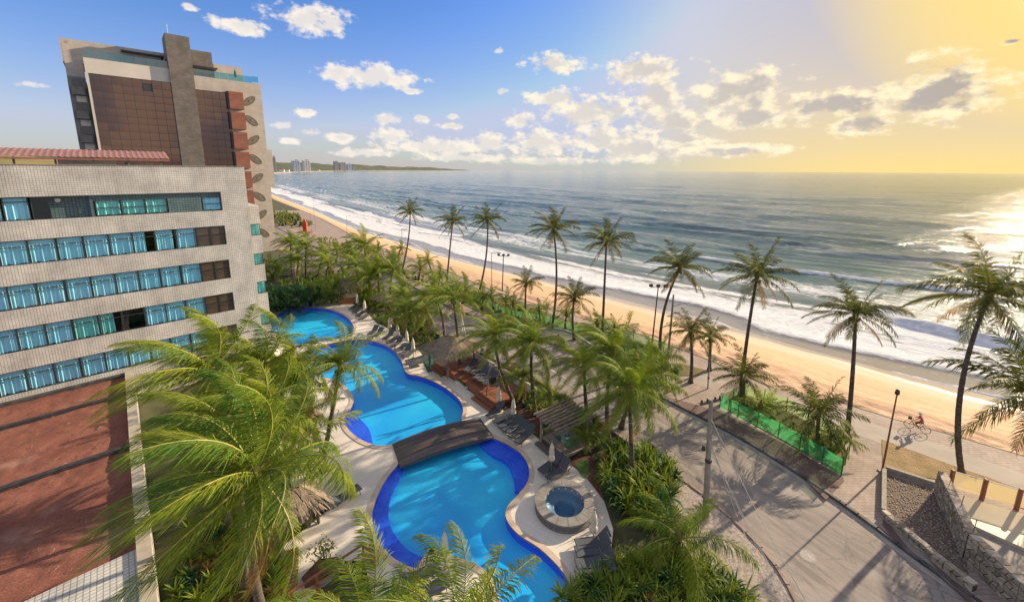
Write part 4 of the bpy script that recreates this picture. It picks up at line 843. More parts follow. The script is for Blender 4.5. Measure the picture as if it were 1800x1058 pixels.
for i, (px, lb) in enumerate((((496, 301), 'small white house at the foot of the far green hill, left one'), ((505, 301), 'small white house left of the pale blue far tower'), ((560, 300.5), 'low white house between the two clusters of far towers'))):
    Yd = (2650, 2800, 4500)[i]; p0 = up(px[0], px[1], Yd); t = thing('far_house', lb, 'building', (p0.x, Yd, 1.0), R(15), 'houses on the far shore'); MB().box((0, 0, 7), (26, 18, 14)).build('wall', cw_[1], t); MB().add([(-14, -10, 14), (14, -10, 14), (14, 10, 14), (-14, 10, 14), (-10, 0, 20), (10, 0, 20)], [(0, 1, 5, 4), (2, 3, 4, 5), (1, 2, 5), (3, 0, 4)]).build('roof', W['redtile'], t)
# ------------------------------------------------------------------ palms
WIND = Vector((-0.90, -0.28, 0.0))
def frond_mesh(az, el, wind, pairs, L, leafm, seed, lw, nseg=12, droop=1.0, lfl=1.0):
    r = random.Random(seed); d = Vector((math.cos(el) * math.cos(az), math.cos(el) * math.sin(az), math.sin(el))); p = Vector((0, 0, 0)); P = [p.copy()]; Dv = [d.copy()]; st = L / nseg
    for i in range(nseg):
        t = i / nseg; d = (d + Vector((0, 0, -1)) * (0.085 * droop * (0.35 + 1.3 * t)) + WIND * (wind * (0.05 + 0.17 * t))).normalized(); p = p + d * st; P.append(p.copy()); Dv.append(d.copy())
    mb = MB(); mb.cur = 1; mb.tube(P, [0.034 * (1 - 0.85 * i / nseg) + 0.005 for i in range(nseg + 1)], 4); mb.cur = 0
    bend = r.uniform(-0.25, 0.25)
    for i in range(pairs):
        t = 0.10 + 0.90 * (i + r.random() * 0.6) / pairs; f = min(t, 0.9999) * nseg; k = int(f); q = P[k].lerp(P[k + 1], f - k); dd = Dv[k].lerp(Dv[k + 1], f - k).normalized()
        sd = dd.cross(Vector((0, 0, 1)))
        if sd.length < 0.05: sd = Vector((1, 0, 0))
        sd.normalize(); u = sd.cross(dd); ln = 1.05 * lfl * (L / 4.6) * (max(0.02, math.sin(math.pi * (0.10 + 0.84 * t))) ** 0.55) * r.uniform(0.82, 1.1)
        if r.random() < 0.05 + 0.06 * t: continue
        for sg in (-1, 1):
            jx = Vector((r.gauss(0, .14), r.gauss(0, .14), r.gauss(0, .16))); ld_ = (jx + dd * (0.55 + 0.55 * t) + sd * sg * (0.95 - 0.35 * t) + u * (0.16 - bend * sg) + Vector((0, 0, -0.34)) + WIND * (wind * 0.5)).normalized()
            ln2 = ln * r.uniform(0.85, 1.08); mid = q + ld_ * (ln2 * 0.55) + Vector((0, 0, -0.04 * ln2)); tip = q + ld_ * ln2 * 0.97 + Vector((0, 0, -0.27 * ln2)) + WIND * (wind * 0.22 * ln2); w_ = dd * (lw / 2)
            b = len(mb.v); mb.v += [tuple(q - w_ * 0.6), tuple(q + w_ * 0.6), tuple(mid + w_), tuple(mid - w_), tuple(tip)]; mb.f += [(b, b + 1, b + 2, b + 3), (b + 3, b + 2, b + 4)]; mb.mi += [0, 0]
    return mb.mesh('frond', [leafm, W['rachis']])
LIB = {}
def lib(key):
    """a shared set of wind-blown fronds: keyed by (detail, wind class, leaf)"""
    if key in LIB: return LIB[key]
    det, wd, lf = key; pairs, lw = {'near': (100, 0.046), 'mid': (58, 0.074), 'far': (36, 0.118)}[det]; wv = {'hi': 0.95, 'mid': 0.65, 'lo': 0.28}[wd]; out = []
    n = 14
    for ei, (el, dr) in enumerate(((64, 0.9), (34, 1.15), (4, 1.1), (-34, 0.8))):
        for a in range(n): out.append((ei, 2 * math.pi * a / n, frond_mesh(2 * math.pi * a / n + random.uniform(-0.15, 0.15), R(el + random.uniform(-9, 9)), wv, pairs, 4.6, W[lf], random.random(), lw, droop=dr, lfl=0.98 if det == 'near' else 1.0)))
    LIB[key] = out; return out
def palm(base, crown, label, n=18, size=1.0, key=('mid', 'mid', 'leaf'), bend=None, r0=0.17, dead=2, group='coconut palms', name='coconut_palm', hang=0.25, nuts=True):
    base = Vector(base); crown = Vector(crown); t = thing(name, label, 'palm tree', base, 0.0, group); c = crown - base; h_ = c.length
    bend = Vector(bend) if bend else Vector((random.uniform(-1, 1), random.uniform(-1, 1), 0)) * 0.05 * h_
    ctl = c * 0.5 + bend * 2; k = max(8, int(h_ * 3.0)); pts = []; rad = []
    for i in range(k + 1):
        s_ = i / k; pts.append(ctl * (2 * s_ * (1 - s_)) + c * (s_ * s_)); rad.append((r0 * (1 - 0.42 * s_) + 0.10 * max(0, 1 - s_ * h_ / 0.6) * r0 / 0.17) * (1 + 0.06 * (i % 2)))
    mb = MB().tube(pts, rad, 9); mb.build('trunk', W['trunk'], t, True)
    mb = MB().lathe([(0.10, -0.45), (0.19, -0.1), (0.23, 0.15), (0.15, 0.45), (0.03, 0.75)], c, 8, 0.12, 4); mb.build('crown_heart', W['heart'], t, True)
    if nuts:
        mb = MB()
        for i in range(6): a = random.random() * 6.28; mb.lathe([(0.02, -0.13), (0.10, -0.06), (0.11, 0.03), (0.06, 0.11), (0.01, 0.13)], c + Vector((0.26 * math.cos(a), 0.26 * math.sin(a), -0.28 - 0.2 * random.random())), 7)
        kind(mb.build('coconuts', W['coconut'], t, True), 'stuff')
    n = int(n * 1.4); L = lib(key); cls = [0] * max(3, int(n * 0.2)) + [1] * int(n * 0.38) + [2] * int(n * hang * 1.0); cls += [2 if i % 2 else 1 for i in range(n - len(cls))]; cls += [3] * max(1, int(n * 0.12))
    for i, e in enumerate(cls):
        cand = [x for x in L if x[0] == e]; me = cand[int((i * 0.618 % 1.0) * len(cand))][2]
        o_ = link('frond', me, t, c + Vector((0, 0, 0.05))); o_.rotation_euler = (R(random.uniform(-7, 7)), R(random.uniform(-7, 7)), R(random.uniform(-11, 11))); o_.scale = (size * random.uniform(0.85, 1.1),) * 3
    LD = lib((key[0], key[1], 'leaf_dead'))
    for i in range(dead):
        cand = [x for x in LD if x[0] == 3]; me = random.choice(cand)[2]; o_ = link('frond', me, t, c + Vector((0, 0, -0.12)), R(random.uniform(-10, 10))); o_.scale = (size * 0.8,) * 3
    return t
def ppalm(b, c, label, **k):
    base = at(*b); crown = up(c[0], c[1], base.y); return palm(base, crown, label, **k)
# the beach row, far to near
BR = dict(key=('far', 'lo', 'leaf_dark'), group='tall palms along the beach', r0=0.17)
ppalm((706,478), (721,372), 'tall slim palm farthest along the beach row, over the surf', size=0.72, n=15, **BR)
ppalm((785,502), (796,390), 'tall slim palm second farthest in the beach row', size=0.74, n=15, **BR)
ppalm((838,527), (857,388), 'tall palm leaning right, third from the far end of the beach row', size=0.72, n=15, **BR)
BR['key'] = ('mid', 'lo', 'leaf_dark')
ppalm((970,578), (973,404), 'straight tall palm at the bend of the turnout kerb', size=0.72, n=15, **BR)
ppalm((1058,602), (1066,426), 'straight tall palm behind the shaded turnout, against the foam', size=0.74, n=16, **BR)
ppalm((1163,648), (1195,472), 'tall curved palm beside the twin floodlight mast', size=0.72, n=15, bend=(-0.7, 0.3, 0), **BR)
ppalm((1301,697), (1331,486), 'tall leaning palm over the cycle path, middle right', size=0.74, n=16, **BR)
ppalm((1488,773), (1504,553), 'tall lone palm just right of the green netting fence', size=0.70, n=16, **BR)
ppalm((1692,838), (1738,522), 'tall crooked palm at the right edge against the glitter', size=0.95, n=17, bend=(-0.9, 0, -0.2), **BR)
ppalm((1845,858), (1818,700), 'low spreading palm cut by the right edge of view', size=1.05, n=18, dead=3, **BR)
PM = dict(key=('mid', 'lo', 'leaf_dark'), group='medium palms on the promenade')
ppalm((924,547), (925,499), 'medium palm nearest the far netting on the promenade verge', size=0.62, n=14, **PM)
ppalm((1010,598), (1010,524), 'medium palm growing from the square cut in the turnout', size=0.66, n=15, **PM)
ppalm((1214,673), (1214,583), 'medium palm left of a pair in front of the sand', size=0.58, n=15, **PM)
ppalm((1247,652), (1249,592), 'medium palm right of a pair in front of the sand', size=0.55, n=14, **PM)
ppalm((1305,714), (1307,662), 'bushy low palm where the cycle path meets the netting fence', size=0.60, n=15, **PM)
ppalm((1437,786), (1438,729), 'bushy low palm inside the green netting fence', size=0.66, n=15, **PM)
SM = dict(key=('far', 'lo', 'leaf'), group='young palms on the planted verge', nuts=False, dead=0, r0=0.12, name='young_palm')
for b, c, lb in (((994,580),(996,553),'young palm left of the turnout square on the grass verge'), ((1049,596),(1050,570),'young palm in the middle of the grass verge behind the turnout'), ((1082,612),(1080,578),'bristly young palm at the near end of the far netting'), ((890,548),(889,528),'small young palm at the left end of the far netting'), ((868,545),(864,522),'young palm behind the lamp post on the far verge'), ((950,565),(948,545),'yellowish young palm in the far verge thicket'), ((905,555),(902,535),'second young palm in the far verge thicket'), ((1330,735),(1337,716),'tiny palm inside the far end of the green netting'), ((1462,792),(1463,772),'small dry palm at the near end of the green netting')):
    ppalm(b, c, lb, size=0.42, n=12, **SM)
GP = dict(key=('mid', 'mid', 'leaf'), group='garden palms beside the road')
for b, c, lb, sz_, n_ in (((514,486),(511,428),'garden palm nearest the pale tower base',0.80,15), ((538,491),(538,432),'garden palm second from the pale tower base',0.80,15), ((556,492),(566,450),'yellowing garden palm beside the car park',0.72,14), ((640,478),(640,432),'big garden palm rising beside the white bay lines',1.0,18), ((655,535),(647,492),'leaning palm left of a trio by the thatched kiosk',0.85,15), ((669,530),(664,480),'middle palm of a trio by the thatched kiosk',0.85,15), ((689,529),(691,475),'bright palm right of a trio by the thatched kiosk',0.85,16),
                        ((753,585),(750,550),'short palm behind the row of loungers by the middle pool',0.72,15), ((736,594),(719,545),'short swept palm behind the timber trestle',0.72,15), ((781,596),(767,522),'leaning palm just left of the thatched deck roof',0.85,16), ((809,647),(796,525),'slender palm growing through the timber deck',0.80,16), ((700,455),(705,437),'low palm thicket top right of the garden road',0.6,14), ((760,478),(752,458),'low palm at the far roadside under the second beach palm',0.6,13), ((590,462),(592,440),'low yellow palm by the far road',0.6,12)):
    ppalm(b, c, lb, size=sz_ * 0.95, n=n_, **GP)
for b, c, lb, sz_, n_ in (((526,503),(524,458),'full palm between the dark shrub and the car park wall',0.78,15), ((575,508),(577,464),'palm rising behind the two big shrubs of the upper pool',0.8,15), ((612,472),(612,444),'low palm in front of the sculpture plaza',0.7,14), ((628,512),(626,468),'palm just behind the steep thatched kiosk',0.8,15), ((715,566),(710,520),'palm over the rustic log frame by the middle pool',0.78,15), 
                        ((660,458),(665,438),'first low palm along the far promenade hedge, counted from the plaza',0.6,13), ((690,472),(694,453),'second low palm along the far promenade hedge',0.6,13), ((735,492),(739,470),'third low palm along the far promenade hedge',0.62,13), ((768,508),(773,484),'fourth low palm along the far promenade hedge',0.62,13), ((815,533),(818,508),'fifth low palm along the far promenade hedge',0.6,13), ((846,545),(849,520),'sixth low palm along the far promenade hedge, nearest the netting',0.6,13)):
    ppalm(b, c, lb, size=sz_, n=n_, **GP)
GP['key'] = ('near', 'mid', 'leaf')
for b, c, lb, sz_, n_ in (((1142,712),(1146,640),'palm on the brick verge at the right of the dense clump',0.72,16), ((1092,752),(1128,662),'bushy palm hanging over the middle of the road',0.78,17)):
    ppalm(b, c, lb, size=sz_, n=n_, **GP)
for b, c, lb, sz_, n_, kw in (((905,710),(868,592),'swept palm leaning left over the swing seat',0.85,17,{}), ((942,730),(934,605),'large palm in the red soil bed above the pergola',0.95,19,{}), ((921,715),(921,662),'short upright palm in the red soil bed',0.62,14,{}), ((1034,745),(1028,640),'slim palm behind the pergola',0.75,15,{}), ((1071,779),(1078,618),'tall palm beyond the pergola beside the road',0.85,18,{}), ((1112,841),(1106,685),'palm with hanging yellow fronds above the strap leaved bed',0.90,18,dict(dead=3,hang=0.45)), ((1034,795),(1031,768),'young palm with arched yellow leaves beside the green mat',0.50,11,dict(dead=0,nuts=False)), ((968,742),(967,698),'young palm at the corner of the pergola',0.50,12,dict(dead=1,nuts=False))):
    ppalm(b, c, lb, size=sz_ * 0.86, n=n_, **{**GP, **kw})
palm(at(1196, 985), at(1192, 948, 1.0), 'low palm with huge arched fronds on the stone chip pavement', n=11, size=0.78, key=('near', 'mid', 'leaf'), r0=0.2, dead=1, group='garden palms beside the road', nuts=False)
# foreground palms on the left, swept by the wind
FG = dict(key=('near', 'hi', 'leaf'), group='wind swept palms in the foreground')
palm((-9.0, 13.1, 0), up(448, 835, 12.8), 'largest foreground palm with a curved dark trunk, bottom left', n=19, size=1.0, bend=(-0.5, -0.2, 0), r0=0.2, dead=2, **FG)
palm((-15.6, 19.6, 0), up(372, 655, 19.4), 'wind swept palm beside the annex coping, upper left of the clump', n=17, size=1.0, dead=2, **FG)
palm((-13.6, 21.6, 0), up(468, 640, 21.6), 'wind swept palm with brown tips in front of the hotel corner', n=16, size=0.85, dead=3, **FG)
palm((-11.6, 17.6, 0), up(462, 738, 17.4), 'bright green palm in the middle of the foreground clump', n=16, size=0.82, dead=1, **FG)
palm((-12.9, 16.4, 0), up(398, 742, 16.2), 'dense palm filling the gap behind the largest foreground crown', n=14, size=0.80, dead=1, **FG)
palm((-13.2, 23.6, 0), up(520, 668, 23.6), 'palm with ragged crown between the clump and the middle pool', n=15, size=0.75, dead=2, **FG)
FG['key'] = ('near', 'mid', 'leaf')
ppalm((564,830), (598,642), 'palm with a leaning slim trunk on the deck, over the pool edge', n=17, size=0.72, **FG)
ppalm((510,819), (518,742), 'short palm behind two loungers at the left of the deck', n=16, size=0.68, dead=2, **FG)
ppalm((500,730), (498,652), 'palm between the hotel corner and the thatched shelter', n=15, size=0.75, dead=2, **FG)
palm((-1.2, 8.4, 0), up(800, 1120, 8.0), 'palm crown rising into view at the bottom centre', n=9, size=0.62, dead=0, hang=0.0, **FG)
palm((-4.2, 8.2, 0), up(640, 1135, 8.2), 'palm crown rising into view at the bottom, left of centre', n=9, size=0.62, dead=0, hang=0.0, **FG)

# ------------------------------------------------------------------ shrubs and beds
def strap_leaf(mb, c, az, el, L, w_, curl, nseg=4):
    d = Vector((math.cos(el) * math.cos(az), math.cos(el) * math.sin(az), math.sin(el))); p = Vector(c); b = len(mb.v); sd = Vector((-math.sin(az), math.cos(az), 0))
    for i in range(nseg + 1):
        t = i / nseg; w2 = w_ * (0.55 + 1.2 * t * (1 - t) * 1.6) * (1 - t ** 3) * 0.5 + 0.002; mb.v += [tuple(p - sd * w2), tuple(p + sd * w2)]; p = p + d * (L / nseg); d = (d + Vector((0, 0, -curl / nseg))).normalized()
    for i in range(nseg): mb.f.append((b + 2 * i, b + 2 * i + 1, b + 2 * i + 3, b + 2 * i + 2)); mb.mi.append(mb.cur)
def rosette(mb, c, n, L, w_, curl=1.3, lo=15, hi=85):
    for i in range(n): strap_leaf(mb, c, random.random() * 6.283, R(random.uniform(lo, hi)), L * random.uniform(0.7, 1.15), w_ * random.uniform(0.8, 1.2), curl * random.uniform(0.7, 1.3))
def inside(p, poly):
    c = False; n = len(poly)
    for i in range(n):
        a, b = poly[i], poly[i - 1]
        if (a.y > p.y) != (b.y > p.y) and p.x < (b.x - a.x) * (p.y - a.y) / (b.y - a.y) + a.x: c = not c
    return c
def scatter(poly, n, gap=0.0):
    xs = [p.x for p in poly]; ys_ = [p.y for p in poly]; out = []; tr = 0
    while len(out) < n and tr < n * 60:
        tr += 1; p = Vector((random.uniform(min(xs), max(xs)), random.uniform(min(ys_), max(ys_))))
        if inside(p, poly) and all((p - q).length > gap for q in out): out.append(p)
    return out
def bed(name, label, px, n, L, w_, mat_, leaves=24, curl=1.3, z=0.0, gap=0.15, stem=0.25, cat=None):
    poly = [at(x, y, z) for x, y in px]; mb = MB()
    for p in scatter(poly, n, gap):
        mb.cur = random.choices((0, 1, 2, 3), (6, 2, 2, 0.5))[0]; kL = (1, 0.8, 0.65, 0.7)[mb.cur]
        rosette(mb, (p.x, p.y, z - 0.05 + random.random() * stem), leaves, L * kL * random.uniform(0.75, 1.2), w_ * (1, 1.6, 0.9, 1)[mb.cur], curl)
    o_ = mb.build(name, [mat_, W['strap_dark'], W['shrub'], W['leaf_dead']]); kind(o_, 'stuff', label); return o_
bed('strap_leaf_bed', 'dense bed of arching strap leaved plants between hot tub and road', [(1062,805),(1085,792),(1110,800),(1150,800),(1190,840),(1180,880),(1165,920),(1120,925),(1095,905),(1078,880),(1062,845)], 95, 1.35, 0.085, W['strap'], 30, 1.5, 0, 0.32, 0.5)
bed('strap_leaf_bed', 'bushy bed of strap leaved plants at the bottom right of the pool', [(985,1060),(1050,1010),(1100,985),(1160,985),(1230,1005),(1300,1040),(1340,1090),(1200,1130),(1000,1120)], 120, 1.15, 0.075, W['strap'], 30, 1.3, 0, 0.26, 0.45)
bed('garden_plants', 'low green plants under the foreground palms, bottom left', [(300,1000),(330,920),(400,880),(455,890),(480,960),(490,1040),(470,1120),(300,1120)], 90, 0.8, 0.09, W['strap'], 20, 1.2, 0, 0.25)
bed('garden_plants', 'spiky plants along the path edge before the thatched hut', [(490,955),(540,925),(575,893),(560,885),(520,905),(480,930)], 14, 0.6, 0.07, W['strap'], 18, 1.2, 0, 0.3)
bed('garden_plants', 'yellow green planting between the timber deck wall and the road', [(822,612),(838,606),(920,668),(945,700),(930,705),(905,680)], 70, 0.55, 0.07, W['strap'], 16, 1.0, 0, 0.2)
bed('garden_plants', 'leafy garden strip behind the pool loungers', [(655,560),(700,560),(760,585),(815,610),(800,622),(745,608),(705,588),(670,575)], 80, 0.85, 0.09, W['strap'], 20, 1.2, 0, 0.3, 0.5)
bed('garden_plants', 'shrubby planting round the pergola and red soil bed', [(900,690),(930,690),(1000,705),(1060,745),(1070,790),(1030,775),(1000,740),(960,735),(935,745),(915,705)], 60, 0.8, 0.08, W['strap'], 20, 1.2, 0, 0.3, 0.4)
bed('garden_plants', 'green undergrowth along the far road side of the garden', [(490,512),(505,495),(560,486),(600,478),(640,500),(690,522),(720,545),(760,575),(745,590),(700,552),(655,545),(610,528),(540,520)], 230, 1.15, 0.14, W['strap'], 18, 1.2, 0, 0.4, 0.8)
bed('verge_plants', 'low planting on the promenade verge behind the far netting', [(850,530),(935,545),(1000,565),(1100,600),(1160,640),(1150,650),(1060,612),(1003,578),(935,575),(860,545)], 90, 0.6, 0.09, W['shrub'], 16, 1.1, 0.1, 0.4)
bed('verge_plants', 'low planting inside the green netting fence', [(1300,700),(1400,745),(1475,790),(1472,815),(1390,772),(1310,722)], 60, 0.42, 0.06, W['shrub'], 16, 1.1, 0.1, 0.25)
bed('dune_plants', 'yellow green dune plants beside the far beach', [(482,375),(520,380),(552,398),(535,402),(500,400),(480,398)], 120, 2.0, 0.30, W['shrub'], 14, 1.1, 0, 1.0, 1.0)
bed('dune_plants', 'green plants along the far promenade edge', [(556,416),(640,438),(720,476),(790,500),(850,530),(838,542),(765,516),(695,488),(620,458),(556,428)], 150, 1.1, 0.18, W['shrub'], 14, 1.1, 0, 0.55, 0.9)
def big_shrub(px, rx, rz, label, mat_, n=190, L=0.75):
    """a broad shrub: short trunk and a crown of leaf rosettes through its whole volume"""
    b = at(*px); t = thing('pandanus_shrub', label, 'shrub', b, 0.0, 'large shrubs by the upper pool'); mb = MB()
    for i in range(4): a = i * 1.6; mb.tube([(0, 0, -0.1), (0.3 * math.cos(a), 0.3 * math.sin(a), rz * 0.5), (rx * 0.6 * math.cos(a), rx * 0.6 * math.sin(a), rz * 1.1)], [0.16, 0.11, 0.05], 7)
    mb.build('trunk', W['trunk'], t, True); mb = MB()
    for i in range(n):
        v = Vector((random.gauss(0, 1), random.gauss(0, 1), random.gauss(0, 1))).normalized() * (random.random() ** 0.25); lump = 1 + 0.22 * math.sin(3 * v.x + px[0]) * math.cos(4 * v.y) + 0.15 * math.sin(7 * v.z + 2 * v.x)
        c = Vector((v.x * rx * lump, v.y * rx * lump, rz + v.z * rz * 0.95 * lump)); rosette(mb, c, 13, L, 0.075, 1.5, -10, 85)
    mb.build('crown', mat_, t); return t
big_shrub((508,548), 2.9, 2.0, 'big dark green shrub at the head of the upper pool', W['strap_dark'], 260)
big_shrub((487,546), 2.2, 1.9, 'dark shrub squeezed between hotel corner and upper pool', W['strap_dark'], 170)
big_shrub((583,532), 2.9, 2.2, 'large brighter pandanus beside the thatched kiosk', W['strap'], 250)
big_shrub((546,538), 1.8, 1.5, 'smaller dark shrub between the two big ones at the upper pool', W['strap_dark'], 130)
big_shrub((480,492), 2.6, 2.2, 'green shrub near the tower wall behind the hotel corner', W['strap'], 170)
big_shrub((648,538), 1.5, 1.4, 'round green bush right of the thatched kiosk', W['strap'], 90)
# ------------------------------------------------------------------ pool furniture
def make_lounger(back):
    t = thing('sun_lounger', 'x', 'sun lounger', (0, 0, -50), 0, 'sun loungers round the pools'); a = R(back); hx = 0.30
    mb = MB()
    for s_ in (-0.31, 0.31): mb.tube([(-1.0, s_, 0.34), (-0.4, s_, 0.36), (hx, s_, 0.35), (0.95, s_, 0.30)], 0.022, 6)
    for x in (-1.0, 0.95): mb.tube([(x, -0.31, 0.33), (x, 0.31, 0.33)], 0.022, 6)
    mb.build('frame', W['darkmetal'], t, True)
    mb = MB(); n = 8; vs = []
    for i in range(n + 1):
        x = -1.0 + (hx + 1.0) * i / n; z = 0.375 - 0.025 * math.sin(math.pi * i / n); vs += [(x, -0.33, z), (x, 0.33, z), (x, 0.33, z - 0.03), (x, -0.33, z - 0.03)]
    mb.add(vs, [q for i in range(n) for q in ((4*i, 4*i+4, 4*i+5, 4*i+1), (4*i+3, 4*i+2, 4*i+6, 4*i+7), (4*i, 4*i+3, 4*i+7, 4*i+4), (4*i+1, 4*i+5, 4*i+6, 4*i+2))] + [(0, 1, 2, 3), (4*n+3, 4*n+2, 4*n+1, 4*n)]); mb.build('seat', W['sling'], t)
    ex, ez = hx + 0.02 + 0.78 * math.cos(a), 0.37 + 0.78 * math.sin(a)
    mb = MB(); mb.bar((hx + 0.02, 0, 0.37), (ex, 0, ez), 0.66, 0.03, (-math.sin(a), 0, math.cos(a))); bk = mb.build('backrest', W['sling'], t)
    if back > 12: MB().tube([(hx + 0.5 * math.cos(a), 0.25, 0.36 + 0.5 * math.sin(a)), (0.85, 0.25, 0.32)], 0.014, 5).build('prop', W['darkmetal'], bk)
    lm_ = MB().tube([(0, 0, 0), (0.03, 0, 0.34)], [0.018, 0.022], 6).mesh('leg', W['darkmetal'])
    for x in (-0.85, 0.6):
        for y in (-0.30, 0.30): link('leg', lm_, t, (x, y, 0))
    return t
LG = {b: make_lounger(b) for b in (4, 35, 48)}; LUSED = set()
def lounger(px, foot, head, label, back=35, z=0.0):
    v = at(*head, z) - at(*foot, z); rz = math.atan2(v.y, v.x); p = at(*px, z + 0.3); p.z = z
    if back in LUSED: return dup(LG[back], p, rz, label)
    LUSED.add(back); r = LG[back]; r.location = p; r.rotation_euler = (0, 0, rz); r['label'] = label; return r
ORD = ['first', 'second', 'third', 'fourth', 'fifth', 'sixth', 'seventh']
for i, (px, b) in enumerate((((872,723),48), ((885,733),4), ((894,741),4), ((902,748),35), ((912,757),35), ((923,766),35))): lounger(px, (857,734), (885,714), f'{ORD[i]} grey lounger from the timber deck in the row of six by the bridge', b)
lounger((968,817), (950,826), (985,801), 'grey lounger above the hot tub, the one nearer the pergola', 35); lounger((983,829), (966,842), (1000,815), 'grey lounger above the hot tub, the one with the raised back', 48)
for i, (px, b) in enumerate((((1044,953),48), ((1044,966),48), ((1046,988),35), ((1047,1008),35))): lounger(px, (1022,956), (1066,950), f'{ORD[i]} dark lounger counted down from the hot tub, at the lower right deck edge', b)
for i, px in enumerate(((622,540), (628,546), (634,552), (640,558))): lounger(px, (614,546), (630,536), f'{ORD[i]} grey lounger of the far group right of the upper pool, counted from the kiosk', 4)
for i, px in enumerate(((656,583), (665,587))): lounger(px, (648,590), (664,578), f'{ORD[i]} of two grey loungers with raised backs between upper and middle pool', 35)
for i, px in enumerate(((683,591), (691,598), (698,604), (706,611), (714,617), (721,621))): lounger(px, (674,598), (692,586), f'{ORD[i]} grey lounger in the row along the middle pool, counted from the far end', 4 if i % 2 else 35)
for i, px in enumerate(((729,632), (735,638))): lounger(px, (715,637), (742,630), f'{ORD[i]} of two dark loungers just left of the thatched deck', 4)
for i, (px, b) in enumerate((((828,645),35), ((839,650),35), ((846,658),35), ((855,663),35), ((864,668),35))): lounger(px, (817,653), (839,637), f'{ORD[i]} blue grey lounger on the timber deck, counted from the thatched roof', b, 0.5)
for i, px in enumerate(((541,788), (548,805))): lounger(px, (557,783), (530,795), f'{ORD[i]} of two slatted loungers by the short palm left of the lagoon', 4)
lounger((606,872), (622,862), (590,882), 'grey lounger half under a palm frond left of the big pool', 35)
for i, px in enumerate(((738,1012), (752,1040))): lounger(px, (768,1005), (735,1022), f'{ORD[i]} lounger on the small apron at the bottom edge of the big pool', 35)
def make_parasol():
    t = thing('closed_parasol', 'x', 'parasol', (0, 0, -50), 0, 'closed cream parasols')
    MB().tube([(0, 0, 0), (0, 0, 2.35)], 0.025, 8).build('pole', W['metal'], t); MB().lathe([(0.24, 0), (0.24, 0.05), (0.20, 0.09), (0.05, 0.10), (0.05, 0.25)], n=16).build('base', W['concrete'], t)
    MB().lathe([(0.06, 0.95), (0.20, 1.05), (0.17, 1.35), (0.13, 1.42), (0.17, 1.55), (0.12, 2.0), (0.04, 2.28), (0.01, 2.34)], n=24, flute=0.16, fk=8).build('folded_canopy', W['canvas'], t, True); MB().lathe([(0.02, 2.34), (0.045, 2.38), (0.04, 2.43), (0.01, 2.47)], n=8).build('finial', W['metal'], t, True)
    return t
PAR = make_parasol()
for i, (px, lb, z) in enumerate((((877,723),'closed parasol at the foot of the timber deck steps',0), ((902,747),'closed parasol amid the row of six loungers by the bridge',0), ((969,832),'closed parasol between the two loungers above the hot tub',0), ((1042,962),'closed parasol over the dark loungers at the lower right',0), ((629,544),'closed parasol at the far lounger group nearest the kiosk',0), ((642,556),'closed parasol at the near end of the far lounger group',0), ((686,589),'closed parasol farthest along the middle pool row',0), ((700,602),'second closed parasol along the middle pool row',0), ((716,614),'third closed parasol along the middle pool row',0), ((727,630),'closed parasol left of the thatched deck',0), ((541,795),'closed parasol between the two slatted loungers on the left',0), ((783,1003),'closed parasol on the apron behind the bottom palm frond',0))):
    if i == 0: PAR.location = at(*px, z); PAR['label'] = lb
    else: dup(PAR, at(*px, z), i * 0.7, lb)
tb = thing('side_table', 'small dark side table between the loungers above the hot tub', 'table', at(976, 826)); MB().box((0, 0, 0.36), (0.5, 0.4, 0.04)).build('top', W['darkmetal'], tb); lg = MB().box((0, 0, 0.17), (0.04, 0.04, 0.34)).mesh('leg', W['darkmetal'])
for x, y in ((-.2, -.15), (.2, -.15), (-.2, .15), (.2, .15)): link('leg', lg, tb, (x, y, 0))
# hot tub
tub = thing('hot_tub', 'round raised stone hot tub with blue mosaic bench and deep centre well', 'hot tub', TUB)
W['tubstone'] = M('grey_stone_ring', (0.20, 0.19, 0.175), (0.28, 0.265, 0.245), 2.5, 0.6, 0.3, 20)
MB().lathe([(1.78, 0.0), (1.78, 0.16), (1.70, 0.18), (1.70, 0.42)], n=48, cap=False).build('plinth', M('dark_stone', (0.12, 0.115, 0.11), (0.18, 0.17, 0.16), 3, 0.7, 0.4, 20), tub, True)
for i in range(16):
    a0, a1 = 2 * math.pi * i / 16 + 0.006, 2 * math.pi * (i + 1) / 16 - 0.006; vs = []
    for k in range(4):
        a = a0 + (a1 - a0) * k / 3
        for r_, z_ in ((1.17, 0.42), (1.17, 0.51), (1.78, 0.51), (1.78, 0.42)): vs.append((r_ * math.cos(a), r_ * math.sin(a), z_))
    fs = [(4*k+j, 4*k+(j+1)%4, 4*k+4+(j+1)%4, 4*k+4+j) for k in range(3) for j in range(4)] + [(3, 2, 1, 0), (12, 13, 14, 15)]
    MB().add(vs, fs).build('ring_stone', W['tubstone'], tub)
MB().lathe([(1.19, 0.46), (1.19, 0.0), (0.66, -0.02), (0.62, -0.05), (0.62, -0.75), (0.02, -0.75)], n=48, cap=False).build('bench_and_well', W['tubtile'], tub, True)
MB().lathe([(0.615, -0.22), (0.02, -0.22)], n=40, cap=False).build('well_water', W['pwater'], tub)
MB().lathe([(1.185, 0.12), (0.02, 0.12)], n=40, cap=False).build('bench_water', Mglass('clear_water', (0.72, 0.86, 0.95), 0.0, 0.03), tub)
jet = MB().lathe([(0.055, 0), (0.055, 0.02), (0.01, 0.025)], n=10).mesh('jet', W['white'])
for k in range(8): a = R(20 + 20 * k); j = link('jet', jet, tub, (1.185 * math.cos(a), 1.185 * math.sin(a), 0.33)); j.rotation_euler = (Vector((-math.cos(a), -math.sin(a), 0))).to_track_quat('Z', 'Y').to_euler()
